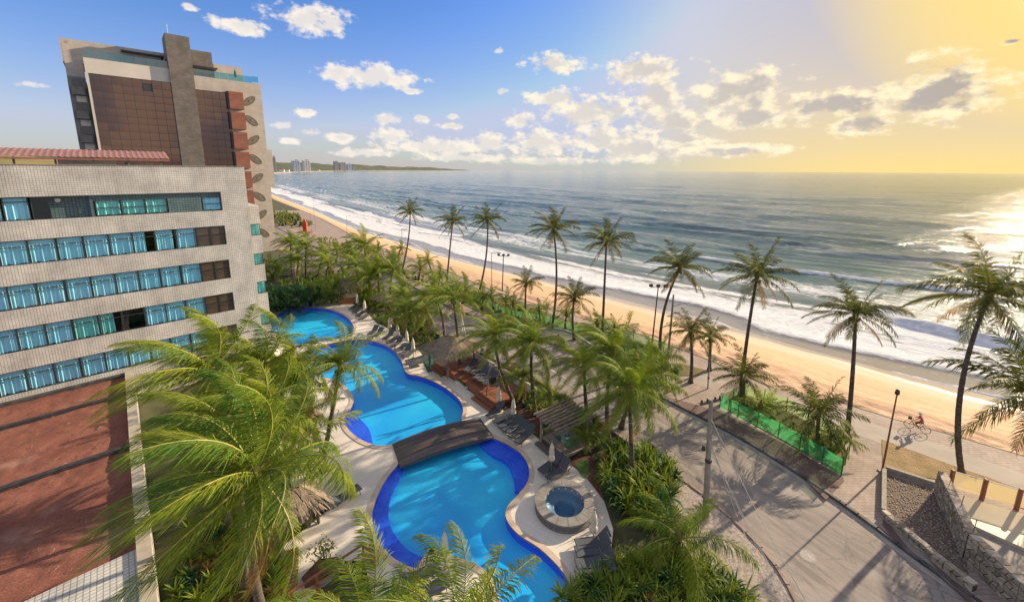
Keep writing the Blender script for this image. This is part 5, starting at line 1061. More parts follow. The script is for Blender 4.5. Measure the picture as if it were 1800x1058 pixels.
# arched timber bridge
pa, pb = at(696, 801), at(856, 752); br = thing('foot_bridge', 'arched dark timber footbridge over the neck of the pool', 'bridge', pa, math.atan2(pb.y - pa.y, pb.x - pa.x)); LBr = (pb - pa).length; WBr = 2.7; NB = 16; H_ = 0.36
def arch(x): return 0.06 + H_ * math.sin(math.pi * min(1, max(0, x / LBr))) ** 0.8
for i in range(NB):
    y = -WBr / 2 + WBr * (i + 0.5) / NB; w_ = WBr / NB - 0.026; dz = random.uniform(-0.004, 0.004); vs = []; n = 14
    for k in range(n + 1): x = LBr * k / n; z = arch(x) + dz; vs += [(x, y - w_ / 2, z), (x, y + w_ / 2, z), (x, y + w_ / 2, z - 0.05), (x, y - w_ / 2, z - 0.05)]
    MB().add(vs, [q for k in range(n) for q in ((4*k, 4*k+4, 4*k+5, 4*k+1), (4*k+3, 4*k+2, 4*k+6, 4*k+7), (4*k, 4*k+3, 4*k+7, 4*k+4), (4*k+1, 4*k+5, 4*k+6, 4*k+2))] + [(0, 1, 2, 3), (4*n+3, 4*n+2, 4*n+1, 4*n)]).build('plank', W['wood_dark'], br)
for y in (-WBr / 2 + 0.03, WBr / 2 - 0.03):
    vs = []; n = 14
    for k in range(n + 1): x = LBr * k / n; z = arch(x) - 0.055; vs += [(x, y - 0.05, z), (x, y + 0.05, z), (x, y + 0.05, max(-0.02, z - 0.24)), (x, y - 0.05, max(-0.02, z - 0.24))]
    MB().add(vs, [q for k in range(n) for q in ((4*k, 4*k+4, 4*k+5, 4*k+1), (4*k+3, 4*k+2, 4*k+6, 4*k+7), (4*k, 4*k+3, 4*k+7, 4*k+4), (4*k+1, 4*k+5, 4*k+6, 4*k+2))] + [(0, 1, 2, 3), (4*n+3, 4*n+2, 4*n+1, 4*n)]).build('side_beam', W['wood_dark'], br)
# timber deck with steps
DZ = 0.5; d1, d2, d3, d4 = at(762, 634, DZ), at(873, 710, DZ), at(903, 683, DZ), at(824, 621, DZ)
ux = (d2 - d1); LD = ux.length; ux.normalize(); uy = Vector((-ux.y, ux.x, 0)); WD = 0.5 * ((d3 - d2).dot(uy) + (d4 - d1).dot(uy)); rzD = math.atan2(ux.y, ux.x)
dk = thing('timber_deck', 'raised reddish timber deck with steps along the lagoon', 'deck', Vector((d1.x, d1.y, 0)), rzD)
nb = 26; bm_ = MB().box((0, 0, 0), (LD, WD / nb - 0.022, 0.035)).mesh('deck_board', W['wood_red'])
for i in range(nb): link('deck_board', bm_, dk, (LD / 2, WD * (i + 0.5) / nb, DZ - 0.018 + random.uniform(-0.003, 0.003)))
MB().box((LD / 2, 0.02, DZ / 2 - 0.03), (LD, 0.05, DZ - 0.06)).build('fascia', W['wood_red'], dk); MB().box((LD - 0.02, WD / 2, DZ / 2 - 0.03), (0.05, WD - 0.1, DZ - 0.06)).build('fascia', W['wood_red'], dk); MB().box((0.02, WD / 2, DZ / 2 - 0.03), (0.05, WD - 0.1, DZ - 0.06)).build('fascia', W['wood_red'], dk)
for x0, x1 in ((0.3, 2.6), (LD * 0.74, LD - 0.1)):
    for k in range(2): MB().box(((x0 + x1) / 2, -0.20 - 0.36 * k, 0.32 - 0.16 * k - 0.06), (x1 - x0, 0.38, 0.12 + 0.0)).build('step', W['wood_red'], dk); MB().box(((x0 + x1) / 2, -0.20 - 0.36 * k, 0.11 - 0.06 * k), (x1 - x0 - 0.06, 0.30, 0.24 - 0.13 * k)).build('riser', W['wood_dark'], dk)
wl = thing('garden_wall', 'low white wall behind the timber deck', 'wall', Vector((d1.x, d1.y, 0)), rzD); MB().box((LD / 2 + 0.6, WD + 0.35, 0.55), (LD + 1.0, 0.2, 1.1)).build('masonry', W['white'], wl); MB().box((LD / 2 + 0.6, WD + 0.35, 1.12), (LD + 1.06, 0.27, 0.06)).build('coping', W['concrete'], wl)
def thatch_roof(t, cx, cy, lx, ly, z0, rise, ridge=0.4, n=900):
    """hipped palm-thatch roof: a lumpy shell and many loose straws laid down the slopes"""
    rx = lx / 2 * ridge; mb = MB()
    def pt(side_, s_, v):
        # v 0 at eave .. 1 at ridge, s_ -1..1 along the eave
        ex, ey = {0: (s_ * lx / 2, -ly / 2), 1: (lx / 2, s_ * ly / 2), 2: (-s_ * lx / 2, ly / 2), 3: (-lx / 2, -s_ * ly / 2)}[side_]; qx, qy = {0: (s_ * rx, 0), 1: (rx, 0), 2: (-s_ * rx, 0), 3: (-rx, 0)}[side_]
        return Vector((cx + ex + (qx - ex) * v, cy + ey + (qy - ey) * v, z0 + rise * (v ** 0.9 if v > 0 else v)))
    for sd_ in range(4):
        N_, V_ = 12, 6; b = len(mb.v)
        for i in range(N_ + 1):
            for j in range(V_ + 1): p = pt(sd_, -1 + 2 * i / N_, j / V_); mb.v.append((p.x + random.uniform(-.02, .02), p.y + random.uniform(-.02, .02), p.z + (random.uniform(-0.05, 0.05) if 0 < i < N_ else 0)))
        for i in range(N_):
            for j in range(V_): mb.f.append((b + i * (V_ + 1) + j, b + (i + 1) * (V_ + 1) + j, b + (i + 1) * (V_ + 1) + j + 1, b + i * (V_ + 1) + j + 1)); mb.mi.append(0)
    mb.build('thatch', W['thatch'], t); mb = MB()
    for k in range(n):
        sd_ = random.choices((0, 1, 2, 3), (lx, ly, lx, ly))[0]; s_ = random.uniform(-1, 1); v = random.random() ** 1.3; a = pt(sd_, s_, v); b_ = pt(sd_, s_ + random.uniform(-.06, .06), v - 0.28 / max(0.8, rise) * random.uniform(0.5, 1.2)); 
        if v < 0.2: b_.z -= 0.18 * random.random(); 
        a.z += 0.05; b_.z += 0.04; w_ = (b_ - a).cross(Vector((0, 0, 1))).normalized() * random.uniform(0.012, 0.035); mb.add([a - w_, a + w_, b_ + w_, b_ - w_], [(0, 1, 2, 3)])
    for k in range(int(n * 0.5)):
        sd_ = random.choices((0, 1, 2, 3), (lx, ly, lx, ly))[0]; a = pt(sd_, random.uniform(-1, 1), 0.03); b_ = a + Vector((random.uniform(-.08, .08), random.uniform(-.08, .08), -random.uniform(0.15, 0.5))); w_ = Vector((random.uniform(-1, 1), random.uniform(-1, 1), 0)).normalized() * 0.03; mb.add([a - w_, a + w_, b_ + w_ * 0.3, b_ - w_ * 0.3], [(0, 1, 2, 3)])
    kind(mb.build('straw', W['straw'], t), 'stuff')
def post_at(t, x, y, h_, z=0.0, m_='wood_dark', r_=0.09): MB().tube([(x, y, z), (x, y, z + h_)], r_, 8).build('post', W[m_], t)
e1, e2, e3 = at(744, 608, 2.75), at(784, 628, 2.75), at(838, 601, 2.75); gz = thing('thatched_gazebo', 'thatched roof on dark posts over the left end of the timber deck', 'gazebo', Vector((e1.x, e1.y, DZ)), math.atan2(e2.y - e1.y, e2.x - e1.x)); la = (e2 - e1).length; lb_ = (e3 - e2).length
thatch_roof(gz, la / 2, lb_ / 2, la + 0.5, lb_ + 0.5, 2.15, 0.95, 0.3, 1500)
for x, y in ((0.4, 0.4), (la - 0.4, 0.4), (la - 0.4, lb_ - 0.5), (0.4, lb_ - 0.5)): post_at(gz, x, y, 2.5, -0.02 if y > 1 or x > 1 else -0.5, r_=0.10)
def hut(px, lx, ly, z0, rise, label, rz=0.6, pm='wood_dark', walls=None, n=800):
    t = thing('thatched_hut', label, 'hut', at(*px), rz, 'thatched huts in the garden'); thatch_roof(t, 0, 0, lx, ly, z0, rise, 0.35, n)
    for sx in (-1, 1):
        for sy in (-1, 1): post_at(t, sx * (lx / 2 - 0.45), sy * (ly / 2 - 0.45), z0 + 0.3, 0, pm, 0.09)
    if walls: MB().box((0, 0, 0.45), (lx - 1.4, ly - 1.4, 0.9)).build('bar_counter', W[walls], t); MB().box((0, 0, 0.93), (lx - 1.2, ly - 1.2, 0.06)).build('counter_top', W['wood_dark'], t)
    return t
hut((613,530), 3.6, 3.6, 2.3, 1.5, 'steep thatched kiosk tucked behind the pandanus by the upper pool', 0.4, walls='wood_red'); hut((676,545), 3.2, 2.2, 1.9, 0.5, 'low reddish thatched shelter among the trio of palms', -0.6, n=500)
hut((500,788), 4.4, 3.8, 2.5, 1.1, 'thatched shelter with red posts behind the foreground palms', 0.75, 'wood_red', None, 1200); hut((515,925), 3.2, 2.4, 1.5, 0.8, 'shaggy thatched hut beside the curved path at the lower left', 0.75, 'wood_dark', 'wood_dark', 1100)
bn = thing('timber_bench', 'long grey timber bench under the red post shelter', 'bench', at(528, 770), 0.75); 
for i in range(5): MB().box((0, i * 0.16, 0.42), (2.4, 0.13, 0.04)).build('slat', W['wood_grey'], bn)
for x in (-1.0, 1.0): MB().box((x, 0.32, 0.2), (0.08, 0.7, 0.40)).build('leg', W['wood_red'], bn)
# pergola with platform
q1, q2, q3 = at(945, 726, 2.5), at(996, 704, 2.5), at(988, 759, 2.5); pg = thing('pergola', 'weathered open timber pergola beside the hot tub garden', 'pergola', Vector((q1.x, q1.y, 0)), math.atan2(q2.y - q1.y, q2.x - q1.x)); px_ = (q2 - q1).length; py_ = -(q3 - q1).length
for i in range(9): MB().box((px_ / 2, py_ * i / 8, 2.52), (px_ + 0.7, 0.09, 0.13)).build('rafter', W['wood_grey'], pg)
for x in (0.25, px_ - 0.25): MB().box((x, py_ / 2, 2.38), (0.11, -py_ + 0.5, 0.14)).build('beam', W['wood_grey'], pg)
for x in (0.25, px_ - 0.25):
    for y in (py_ * 0.06, py_ * 0.94): post_at(pg, x, y, 2.32, 0, 'wood_grey', 0.10)
w1, w2, w3, w4 = at(952, 768, 0.35), at(988, 756, 0.35), at(1024, 786, 0.35), at(997, 805, 0.35); wp = thing('timber_platform', 'low grey timber platform with a green mat under the pergola', 'platform', Vector((w1.x, w1.y, 0)), math.atan2(w4.y - w1.y, w4.x - w1.x)); lx_, ly_ = (w4 - w1).length, (w2 - w1).length + 0.6
for i in range(14): MB().box((lx_ / 2, ly_ * (i + 0.5) / 14, 0.33), (lx_, ly_ / 14 - 0.015, 0.04)).build('board', W['wood_grey'], wp)
MB().box((lx_ / 2, -0.05, 0.16), (lx_, 0.1, 0.32)).build('edge', W['wood_dark'], wp); MB().box((lx_ / 2, -0.42, 0.08), (lx_, 0.5, 0.16)).build('step', W['wood_dark'], wp); MB().box((lx_ * 0.48, ly_ * 0.55, 0.375), (1.5, 1.1, 0.045)).build('mat', M('green_mat', (0.01, 0.10, 0.09), (0.015, 0.13, 0.11), 3, 0.8), wp)
kind(flat('soil_bed', ppoly([(882,716),(905,700),(935,700),(950,735),(945,765),(915,744)], 0.03), 0.03, W['soil']), 'structure'); kind(flat('soil_bed', ppoly([(1000,812),(1012,800),(1040,800),(1055,850),(1062,880),(1030,838)], 0.03), 0.03, W['soil']), 'structure')
kind(flat('soil_bed', ppoly([(490,962),(535,930),(580,893),(562,880),(500,905),(430,960),(350,930),(300,1010),(310,1120),(500,1120)], -0.06), -0.06, W['soil']), 'structure')
kind(flat('lawn_patch', ppoly([(1010,815),(1030,805),(1036,815),(1034,842),(1022,835)], 0.05), 0.05, M('mown_lawn', (0.06, 0.14, 0.03), (0.10, 0.17, 0.04), 5, 0.95, 0.6, 40, coord='Position')), 'structure')
kind(flat('green_matting', ppoly([(740,628),(760,620),(765,650),(752,655)], 0.02), 0.02, bpy.data.materials['green_mat']), 'structure')
# swing seat and rustic log frames
def logs(name, label, cat, px, segs, rz=0.0, grp=None):
    t = thing(name, label, cat, at(*px[:2], px[2] if len(px) > 2 else 0), rz, grp)
    for a, b, r_ in segs: MB().tube([a, ((Vector(a) + Vector(b)) / 2 + Vector((0.02, 0.03, 0.0))), b], r_, 7).build('log', W['wood_grey'], t, True)
    return t
sw = logs('swing_frame', 'crossed log swing frame with hanging seat at the end of the deck', 'swing', (868, 686, 0.5), [((-0.9, -0.5, 0), (-0.3, 0.25, 2.6), 0.05), ((-0.9, 0.5, 0), (-0.3, -0.25, 2.6), 0.05), ((0.9, -0.5, 0), (0.3, 0.25, 2.6), 0.05), ((0.9, 0.5, 0), (0.3, -0.25, 2.6), 0.05), ((-0.6, 0, 2.3), (0.6, 0, 2.3), 0.05)], 0.4)
MB().box((0, 0, 0.55), (0.7, 0.5, 0.06)).box((0, 0.27, 0.85), (0.7, 0.05, 0.6)).build('seat', W['darkmetal'], sw)
for x in (-0.33, 0.33): MB().tube([(x, 0, 0.58), (x * 0.8, 0, 2.28)], 0.012, 5).build('rope', W['wood_grey'], sw)
for px, rz, lb in (((700, 580), 0.2, 'rustic log frame behind the far end of the middle pool row'), ((765, 603), -0.5, 'rustic fallen log trestle left of the thatched roof')):
    logs('log_trestle', lb, 'log frame', px, [((-1.1, -0.4, 0), (-0.7, 0, 2.0), 0.05), ((-0.6, 0.5, 0), (-0.8, 0, 2.0), 0.05), ((1.1, -0.4, 0), (0.6, 0, 1.9), 0.05), ((0.5, 0.5, 0), (0.7, 0, 1.9), 0.05), ((-1.4, 0, 1.75), (1.3, 0, 1.9), 0.055)], rz, 'rustic log frames')
# planters, handrail, boulder, slatted steps
pl = thing('planter_box', 'long white planter with low plants against the deck fascia', 'planter', at(812, 678), rzD); MB().box((0, 0, 0.14), (1.7, 0.42, 0.28)).build('box', W['white'], pl); mb = MB()
for i in range(7): rosette(mb, (-0.7 + 0.23 * i, 0, 0.26), 14, 0.32, 0.05, 1.0)
kind(mb.build('plants', W['strap'], pl), 'stuff')
pn = thing('tree_planter', 'angular red soil planter with a small leafy tree beside the handrail', 'planter', at(568, 1000)); poly = [at(x, y) - at(568, 1000) for x, y in [(528,1025),(560,990),(595,985),(606,1000),(570,1030),(535,1045)]]
MB().prism([(p.x, p.y) for p in poly], -0.02, 0.26).build('box', W['concrete'], pn); MB().prism([(p.x * 0.93, p.y * 0.93) for p in poly], 0.2, 0.30).build('soil', W['soil'], pn)
mb = MB().tube([(0, 0, 0.2), (0.08, 0.05, 0.7), (0, 0.1, 1.3)], [0.05, 0.04, 0.015], 6); mb.tube([(0.06, 0.04, 0.6), (0.4, -0.1, 1.1)], [0.03, 0.012], 5); mb.tube([(0.04, 0.04, 0.5), (-0.5, 0.1, 0.9)], [0.03, 0.012], 5); mb.build('stem', W['trunk'], pn, True); mb = MB()
for c in ((0, 0.1, 1.25), (0.35, -0.08, 1.05), (-0.45, 0.1, 0.85), (0.2, 0.15, 1.1)):
    for i in range(46): v = Vector((random.gauss(0, .22), random.gauss(0, .22), random.gauss(0, .16))); strap_leaf(mb, Vector(c) + v, random.random() * 6.3, R(random.uniform(-20, 60)), 0.16, 0.06, 0.8, 2)
mb.build('foliage', W['shrub'], pn)
hr = thing('handrail', 'reddish timber handrail with posts at the bottom of the deck', 'handrail', at(635, 990)); o0 = at(635, 990); A_, B_ = at(510, 1075, 0) - o0, at(640, 985, 0) - o0; C_ = at(662, 1010) - o0
for a, b in ((A_, B_), (B_, C_)): MB().bar(a + Vector((0, 0, 1.0)), b + Vector((0, 0, 1.0)), 0.10, 0.07).build('rail', W['wood_red'], hr); MB().bar(a + Vector((0, 0, 0.5)), b + Vector((0, 0, 0.5)), 0.05, 0.05).build('rail', W['wood_red'], hr)
for f in (0.0, 0.35, 0.7, 1.0): p = A_.lerp(B_, f); MB().box((p.x, p.y, 0.49), (0.09, 0.09, 0.98)).build('post', W['wood_red'], hr)
bd = thing('boulder', 'pale pinkish boulder at the end of the handrail', 'boulder', at(655, 988)); mb = MB(); vs = []; nu, nv = 12, 8
for j in range(nv + 1):
    for i in range(nu): th = math.pi * j / nv; ph = 2 * math.pi * i / nu; k = 1 + 0.22 * math.sin(3 * ph + j) + 0.15 * math.cos(2 * th * 2 + i); vs.append((0.42 * k * math.sin(th) * math.cos(ph), 0.34 * k * math.sin(th) * math.sin(ph), 0.42 + 0.5 * math.cos(th) * k))
mb.add(vs, [(j * nu + i, j * nu + (i + 1) % nu, (j + 1) * nu + (i + 1) % nu, (j + 1) * nu + i) for j in range(nv) for i in range(nu)]); mb.build('rock', M('pink_rock', (0.45, 0.31, 0.22), (0.33, 0.23, 0.17), 2, 0.9, 0.6, 8), bd)
st_ = thing('slatted_steps', 'row of narrow red timber slats forming steps under the big palm', 'steps', at(498, 1000), 0.35); sm = MB().box((0, 0, 0), (1.15, 0.10, 0.05)).mesh('slat', W['wood_red'])
for i in range(13): link('slat', sm, st_, (0.02 * i, 1.0 - 0.19 * i, 0.06))
# ------------------------------------------------------------------ street things
W['net'] = Mnet('green_netting', (0.08, 0.50, 0.20), 0.52); W['net2'] = Mnet('pale_green_netting', (0.30, 0.42, 0.10), 0.5)
def fence(pts, hgt, label, net, step=2.0, zb=0.1, grp='green netting fences'):
    q = resample([Vector((p.x, p.y)) for p in pts], step); 
    if (q[-1] - Vector((pts[-1].x, pts[-1].y))).length > step * 0.35: q.append(Vector((pts[-1].x, pts[-1].y)))
    t = thing('netting_fence', label, 'fence', (q[0].x, q[0].y, zb), 0, grp); o0 = Vector((q[0].x, q[0].y, 0))
    for a, b in zip(q, q[1:]):
        a3, b3 = Vector((a.x, a.y, 0)) - o0, Vector((b.x, b.y, 0)) - o0; n = 6; mb = MB(); vs = []; nn = Vector((-(b3 - a3).y, (b3 - a3).x, 0)).normalized()
        for i in range(n + 1): p = a3.lerp(b3, i / n) + nn * (0.05 * math.sin(math.pi * i / n) * random.uniform(0.3, 1)); vs += [p + Vector((0, 0, 0.04)), p + nn * 0.02 + Vector((0, 0, hgt * 0.5)), p + Vector((0, 0, hgt - 0.06 * math.sin(math.pi * i / n)))]
        mb.add(vs, [(3 * i + j, 3 * i + 3 + j, 3 * i + 4 + j, 3 * i + 1 + j) for i in range(n) for j in range(2)]); mb.build('net_panel', net, t, True)
    for p in q: MB().tube([(p.x - o0.x, p.y - o0.y, -0.05), (p.x - o0.x, p.y - o0.y, hgt + 0.1)], 0.035, 6).build('post', M('fence_post', (0.05, 0.09, 0.06), (0.09, 0.11, 0.08), 3, 0.7) if 'fence_post' not in bpy.data.materials else bpy.data.materials['fence_post'], t)
fence([at(1265, 718), at(1380, 777), at(1478, 838)], 1.25, 'bright green netting fence along the brick pavement', W['net'], 1.55); fence([at(1478, 838), at(1492, 797)], 1.25, 'short end panel of green netting beside the lone tall palm', W['net2'], 1.6)
fence([at(1268, 715), at(1308, 695), at(1380, 722), at(1450, 757), at(1492, 797)], 1.1, 'pale green netting fence on the cycle path side', W['net2'], 1.7); fence([at(835, 527), at(890, 555), at(940, 562), at(1000, 580), at(1050, 595), at(1110, 625), at(1160, 650)], 0.85, 'faded green netting fence behind the turnout on the far verge', Mnet('faded_netting', (0.14, 0.42, 0.17), 0.42), 2.2)
fence([at(1085, 592), at(1120, 601), at(1180, 625)], 1.2, 'thin wire fence at the sand edge beside the floodlight mast', Mnet('wire_mesh', (0.12, 0.16, 0.06), 0.18), 2.0); fence([at(1160, 652), at(1130, 655), at(1075, 622)], 0.6, 'low timber and wire edging near the twin floodlight mast', Mnet('wire_mesh_low', (0.14, 0.16, 0.08), 0.2), 2.0)
def pole_line(base, top, r0, r1, name, label, cat, m_, grp=None, n=8):
    b = at(*base); tp = up(top[0], top[1], b.y); t = thing(name, label, cat, b, 0, grp); c = tp - b; MB().tube([(0, 0, -0.05), c * 0.5, c], [r0, (r0 + r1) / 2, r1], n).build('pole', W[m_], t); return t, c
t, c = pole_line((1240, 905), (1250, 702), 0.19, 0.11, 'utility_pole', 'concrete power pole with timber crossarm at the near kerb', 'utility pole', 'concrete', 'utility poles')
MB().box(c + Vector((0, 0, -0.15)), (1.5, 0.11, 0.13), 0.35).build('crossarm', W['wood_dark'], t); 
for x in (-0.65, -0.25, 0.3, 0.65): MB().lathe([(0.05, 0), (0.07, 0.05), (0.04, 0.09), (0.07, 0.13), (0.03, 0.2)], c + Vector((x * 0.94, x * 0.34, -0.09)), 8).build('insulator', W['darkmetal'], t, True)
MB().lathe([(0.16, 0), (0.19, 0.05), (0.19, 0.14), (0.16, 0.19)], c * 0.48 + Vector((-0.02, -0.06, 0)), 14).build('clamp_band', W['darkmetal'], t, True); MB().box(c * 0.60 + Vector((-0.35, -0.1, 0)), (0.14, 0.12, 0.26)).build('junction_box', W['darkmetal'], t)
PT = at(1240, 905) + c
for i, (dz, e) in enumerate(((-2.3, (1372, 1045, 1.2)), (-2.45, (1388, 1058, 1.0)), (-2.2, (1352, 1040, 1.5)), (-1.0, (1430, 1080, 1.0)), (-2.6, (1400, 1085, 0.6)))):
    a = PT + Vector((0, 0, dz)); b = at(*e); mid = (a + b) / 2 - Vector((0, 0, 0.25)); o_ = MB().tube([a, a.lerp(mid, 0.5) * 1.0 - Vector((0, 0, 0.04)), mid, mid.lerp(b, 0.5) - Vector((0, 0, 0.04)), b], 0.012 + 0.004 * (i % 2), 5).build('power_cable', M('cable', (0.40, 0.37, 0.33), None, rough=0.6) if i == 0 else bpy.data.materials['cable']); tag(o_, ('second', 'third', 'leftmost', 'rightmost', 'fourth')[i] + ' of five pale cables sagging from the kerb power pole to the lower right', 'cable', 'cables from the power pole')
for i, e in enumerate(((1095, 735), (1100, 742))):
    a = PT + Vector((0, 0, -2.2 - 0.15 * i)); b = at(*e, 5.2); o_ = MB().tube([a, (a + b) / 2 - Vector((0, 0, 0.2)), b], 0.012, 5).build('power_cable', bpy.data.materials['cable']); tag(o_, ('upper', 'lower')[i] + ' of two thin cables running from the kerb power pole left to the palms', 'cable', 'left cables from the power pole')
t, c = pole_line((812, 592), (806, 515), 0.22, 0.14, 'utility_pole', 'pale concrete double pole beside the thatched roof', 'utility pole', 'white', 'utility poles', 4); MB().tube([Vector((0.42, 0, 0)), c * 0.7], [0.10, 0.08], 4).build('brace', W['white'], t); MB().box(c * 0.7 + Vector((-0.35, 0, 0)), (0.22, 0.25, 0.5)).build('meter_box', W['darkmetal'], t)
t, c = pole_line((1550, 830), (1577, 692), 0.06, 0.04, 'street_lamp', 'rusty slim lamp post at the corner of the rubble plot', 'lamp post', 'wood_red', 'lamp posts'); MB().lathe([(0.10, -0.05), (0.13, 0.0), (0.11, 0.25), (0.04, 0.32)], c, 10).build('lamp_head', W['darkmetal'], t, True); MB().box((0, 0, 0.06), (0.36, 0.36, 0.14)).build('base', W['concrete'], t)
def flood(base, top, label):
    t, c = pole_line(base, top, 0.10, 0.06, 'floodlight_mast', label, 'floodlight', 'darkmetal', 'floodlight masts'); MB().bar(c + Vector((-0.85, 0.1, 0)), c + Vector((0.85, -0.1, 0)), 0.06, 0.06).build('crossbar', W['darkmetal'], t)
    for x in (-0.8, 0.0, 0.8): MB().box(c + Vector((x, -0.12 * x, 0.2)), (0.38, 0.22, 0.3), 0.4).build('lamp_head', W['darkmetal'], t)
flood((1146, 606), (1157, 505), 'floodlight mast with three lamps at the fence by the sand'); flood((883, 512), (885, 450), 'far floodlight mast with three lamps above the beach')
t, c = pole_line((1172, 652), (1184, 518), 0.13, 0.09, 'utility_pole', 'pale pole with side brackets beside the curved tall palm', 'utility pole', 'metal', 'utility poles')
for f in (0.75, 0.85): MB().bar(c * f, c * f + Vector((0.8, 0.1, 0.2)), 0.05, 0.05).build('bracket', W['metal'], t)
for b, tp, lb in (((500,404),(497,363),'slim grey lamp post nearest the tower on the far promenade'), ((549,420),(545,375),'slim lamp post just left of the red sculpture plaza'), ((555,405),(551,361),'tall slim lamp post behind the red sculpture'), ((610,412),(609,380),'slim lamp post over the big garden palm'), ((709,468),(706,403),'slim lamp post beside the farthest beach palm'), ((865,550),(864,445),'slim lamp post left of the straight tall palm'), ((1244,684),(1248,626),'thin leaning sign post on the cycle path')):
    t, c = pole_line(b, tp, 0.07, 0.045, 'street_lamp', lb, 'lamp post', 'metal', 'lamp posts', 6)
    if 'sign' not in lb: MB().bar(c, c + Vector((0.9, -0.2, 0.08)), 0.05, 0.05).build('arm', W['metal'], t); MB().box(c + Vector((1.05, -0.23, 0.08)), (0.5, 0.18, 0.09), -0.2).build('lamp_head', W['metal'], t)
    else: MB().box(c * 0.35 + Vector((0, 0, 0)), (0.14, 0.1, 0.24)).build('sign_plate', W['darkmetal'], t)
rs = thing('red_sculpture', 'red pointed sculpture on a low red base on the far plaza', 'sculpture', at(537, 409)); rs.scale = (0.68, 0.68, 0.68); rm = M('red_paint', (0.45, 0.05, 0.03), (0.36, 0.04, 0.025), 2, 0.6)
MB().prism([(-3, -1.5), (3, -1.5), (3.6, 0), (3, 1.5), (-3, 1.5), (-3.6, 0)], 0, 0.4).build('base', rm, rs); MB().prism([(-0.9, -0.5), (0.9, -0.5), (0.9, 0.5), (-0.9, 0.5)], 0.4, 4.0).build('shaft', rm, rs)
MB().add([(-1.2, -0.6, 4.0), (1.2, -0.6, 4.0), (1.2, 0.6, 4.0), (-1.2, 0.6, 4.0), (0, 0, 6.6)], [(0, 1, 4), (1, 2, 4), (2, 3, 4), (3, 0, 4), (3, 2, 1, 0)]).build('point', rm, rs)
# stone walls round the rubble plot
W['stone'] = M('wall_stone', (0.36, 0.30, 0.235), (0.24, 0.20, 0.165), 3, 0.9, 0.6, 9, vary=0.35); W['stone2'] = M('wall_stone_pale', (0.45, 0.39, 0.31), (0.32, 0.27, 0.22), 3, 0.9, 0.6, 9, vary=0.3); W['mortar'] = M('dark_mortar', (0.05, 0.042, 0.038), (0.08, 0.068, 0.06), 4, 0.95, 0.4, 15)
def stone_wall(name, label, pts, hgt, thick, size, grp=None, cap=True, sides=(1,)):
    t = thing(name, label, 'wall', (pts[0].x, pts[0].y, 0), 0, grp); o0 = Vector((pts[0].x, pts[0].y, 0)); core = MB()
    for a, b in zip(pts, pts[1:]):
        a, b = Vector((a.x, a.y, 0)) - o0, Vector((b.x, b.y, 0)) - o0; L = (b - a).length; d_ = (b - a).normalized(); nn = Vector((d_.y, -d_.x, 0)); core.bar(a + Vector((0, 0, hgt / 2 - 0.03)), b + Vector((0, 0, hgt / 2 - 0.03)), thick, hgt - 0.06)
        for sd_ in sides:
            nx, nz = max(2, round(L / size)), max(1, round(hgt / (size * 0.8))); G = {}
            for i in range(nx + 1):
                for j in range(nz + 1): G[i, j] = (L * (i + (random.uniform(-.28, .28) if 0 < i < nx else 0) + (0.25 * (-1) ** j if 0 < i < nx else 0)) / nx, hgt * (j + (random.uniform(-.28, .28) if 0 < j < nz else 0)) / nz)
            for i in range(nx):
                for j in range(nz):
                    q = [G[i, j], G[i + 1, j], G[i + 1, j + 1], G[i, j + 1]]; cx = sum(p[0] for p in q) / 4; cz = sum(p[1] for p in q) / 4; pr_ = random.uniform(0.03, 0.075); vs = []
                    for k, (sh, dep) in enumerate(((0.88, -0.02), (0.85, pr_ * 0.6), (0.62, pr_))):
                        for p in q: x = cx + (p[0] - cx) * sh; z = cz + (p[1] - cz) * sh; vs.append(a + d_ * x + Vector((0, 0, z)) + nn * sd_ * (thick / 2 + dep))
                    fs = [(4 * k + m_, 4 * k + (m_ + 1) % 4, 4 * k + 4 + (m_ + 1) % 4, 4 * k + 4 + m_) for k in range(2) for m_ in range(4)] + [(8, 9, 10, 11)]
                    if sd_ < 0: fs = [tuple(reversed(f)) for f in fs]
                    MB().add(vs, fs).build('stone', random.choice((W['stone'], W['stone2'], W['stone'])), t)
        if cap:
            nc = max(2, round(L / (size * 1.5)))
            for i in range(nc): MB().bar(a + d_ * (L * (i + 0.03) / nc) + Vector((0, 0, hgt + random.uniform(0, .03))), a + d_ * (L * (i + 0.97) / nc) + Vector((0, 0, hgt + random.uniform(0, .03))), thick + random.uniform(0.02, 0.08), 0.10).build('cap_stone', random.choice((W['stone'], W['stone2'])), t)
    core.build('core', W['mortar'], t); return t
s1, s2, s3, s4 = at(1648, 868), at(1700, 985), at(1790, 1075), at(1860, 1150)
stone_wall('stone_wall', 'high rubble stone wall running down to the lower right corner', [s1, s2, s3, s4], 1.55, 0.36, 0.30)
stone_wall('low_stone_wall', 'low stone kerb wall along the striped pavement', [at(1551, 908), at(1600, 950), at(1660, 1000), at(1712, 1040)], 0.42, 0.26, 0.28, sides=(1,))
lw = thing('plot_edging', 'low pale concrete edging round the rubble plot', 'wall', at(1553, 830)); o0 = at(1553, 830)
for a, b in (((1553, 832), (1552, 904)), ((1556, 828), (1642, 856))): MB().bar(at(*a, 0.0) - o0 + Vector((0, 0, .2)), at(*b, 0.0) - o0 + Vector((0, 0, .2)), 0.22, 0.40).build('edging', W['concrete'], lw)
gxp = [at(x, y, 0.1) for x, y in [(1556,832),(1646,862),(1698,985),(1708,1032),(1660,996),(1600,946),(1554,902)]]; o_ = flat('rubble', gxp, 0.10, M('dark_rubble', (0.10, 0.075, 0.06), (0.22, 0.165, 0.13), 7, 0.95, 1.0, 16, coord='Position', dist=0.05)); kind(o_, 'structure'); mb = MB()
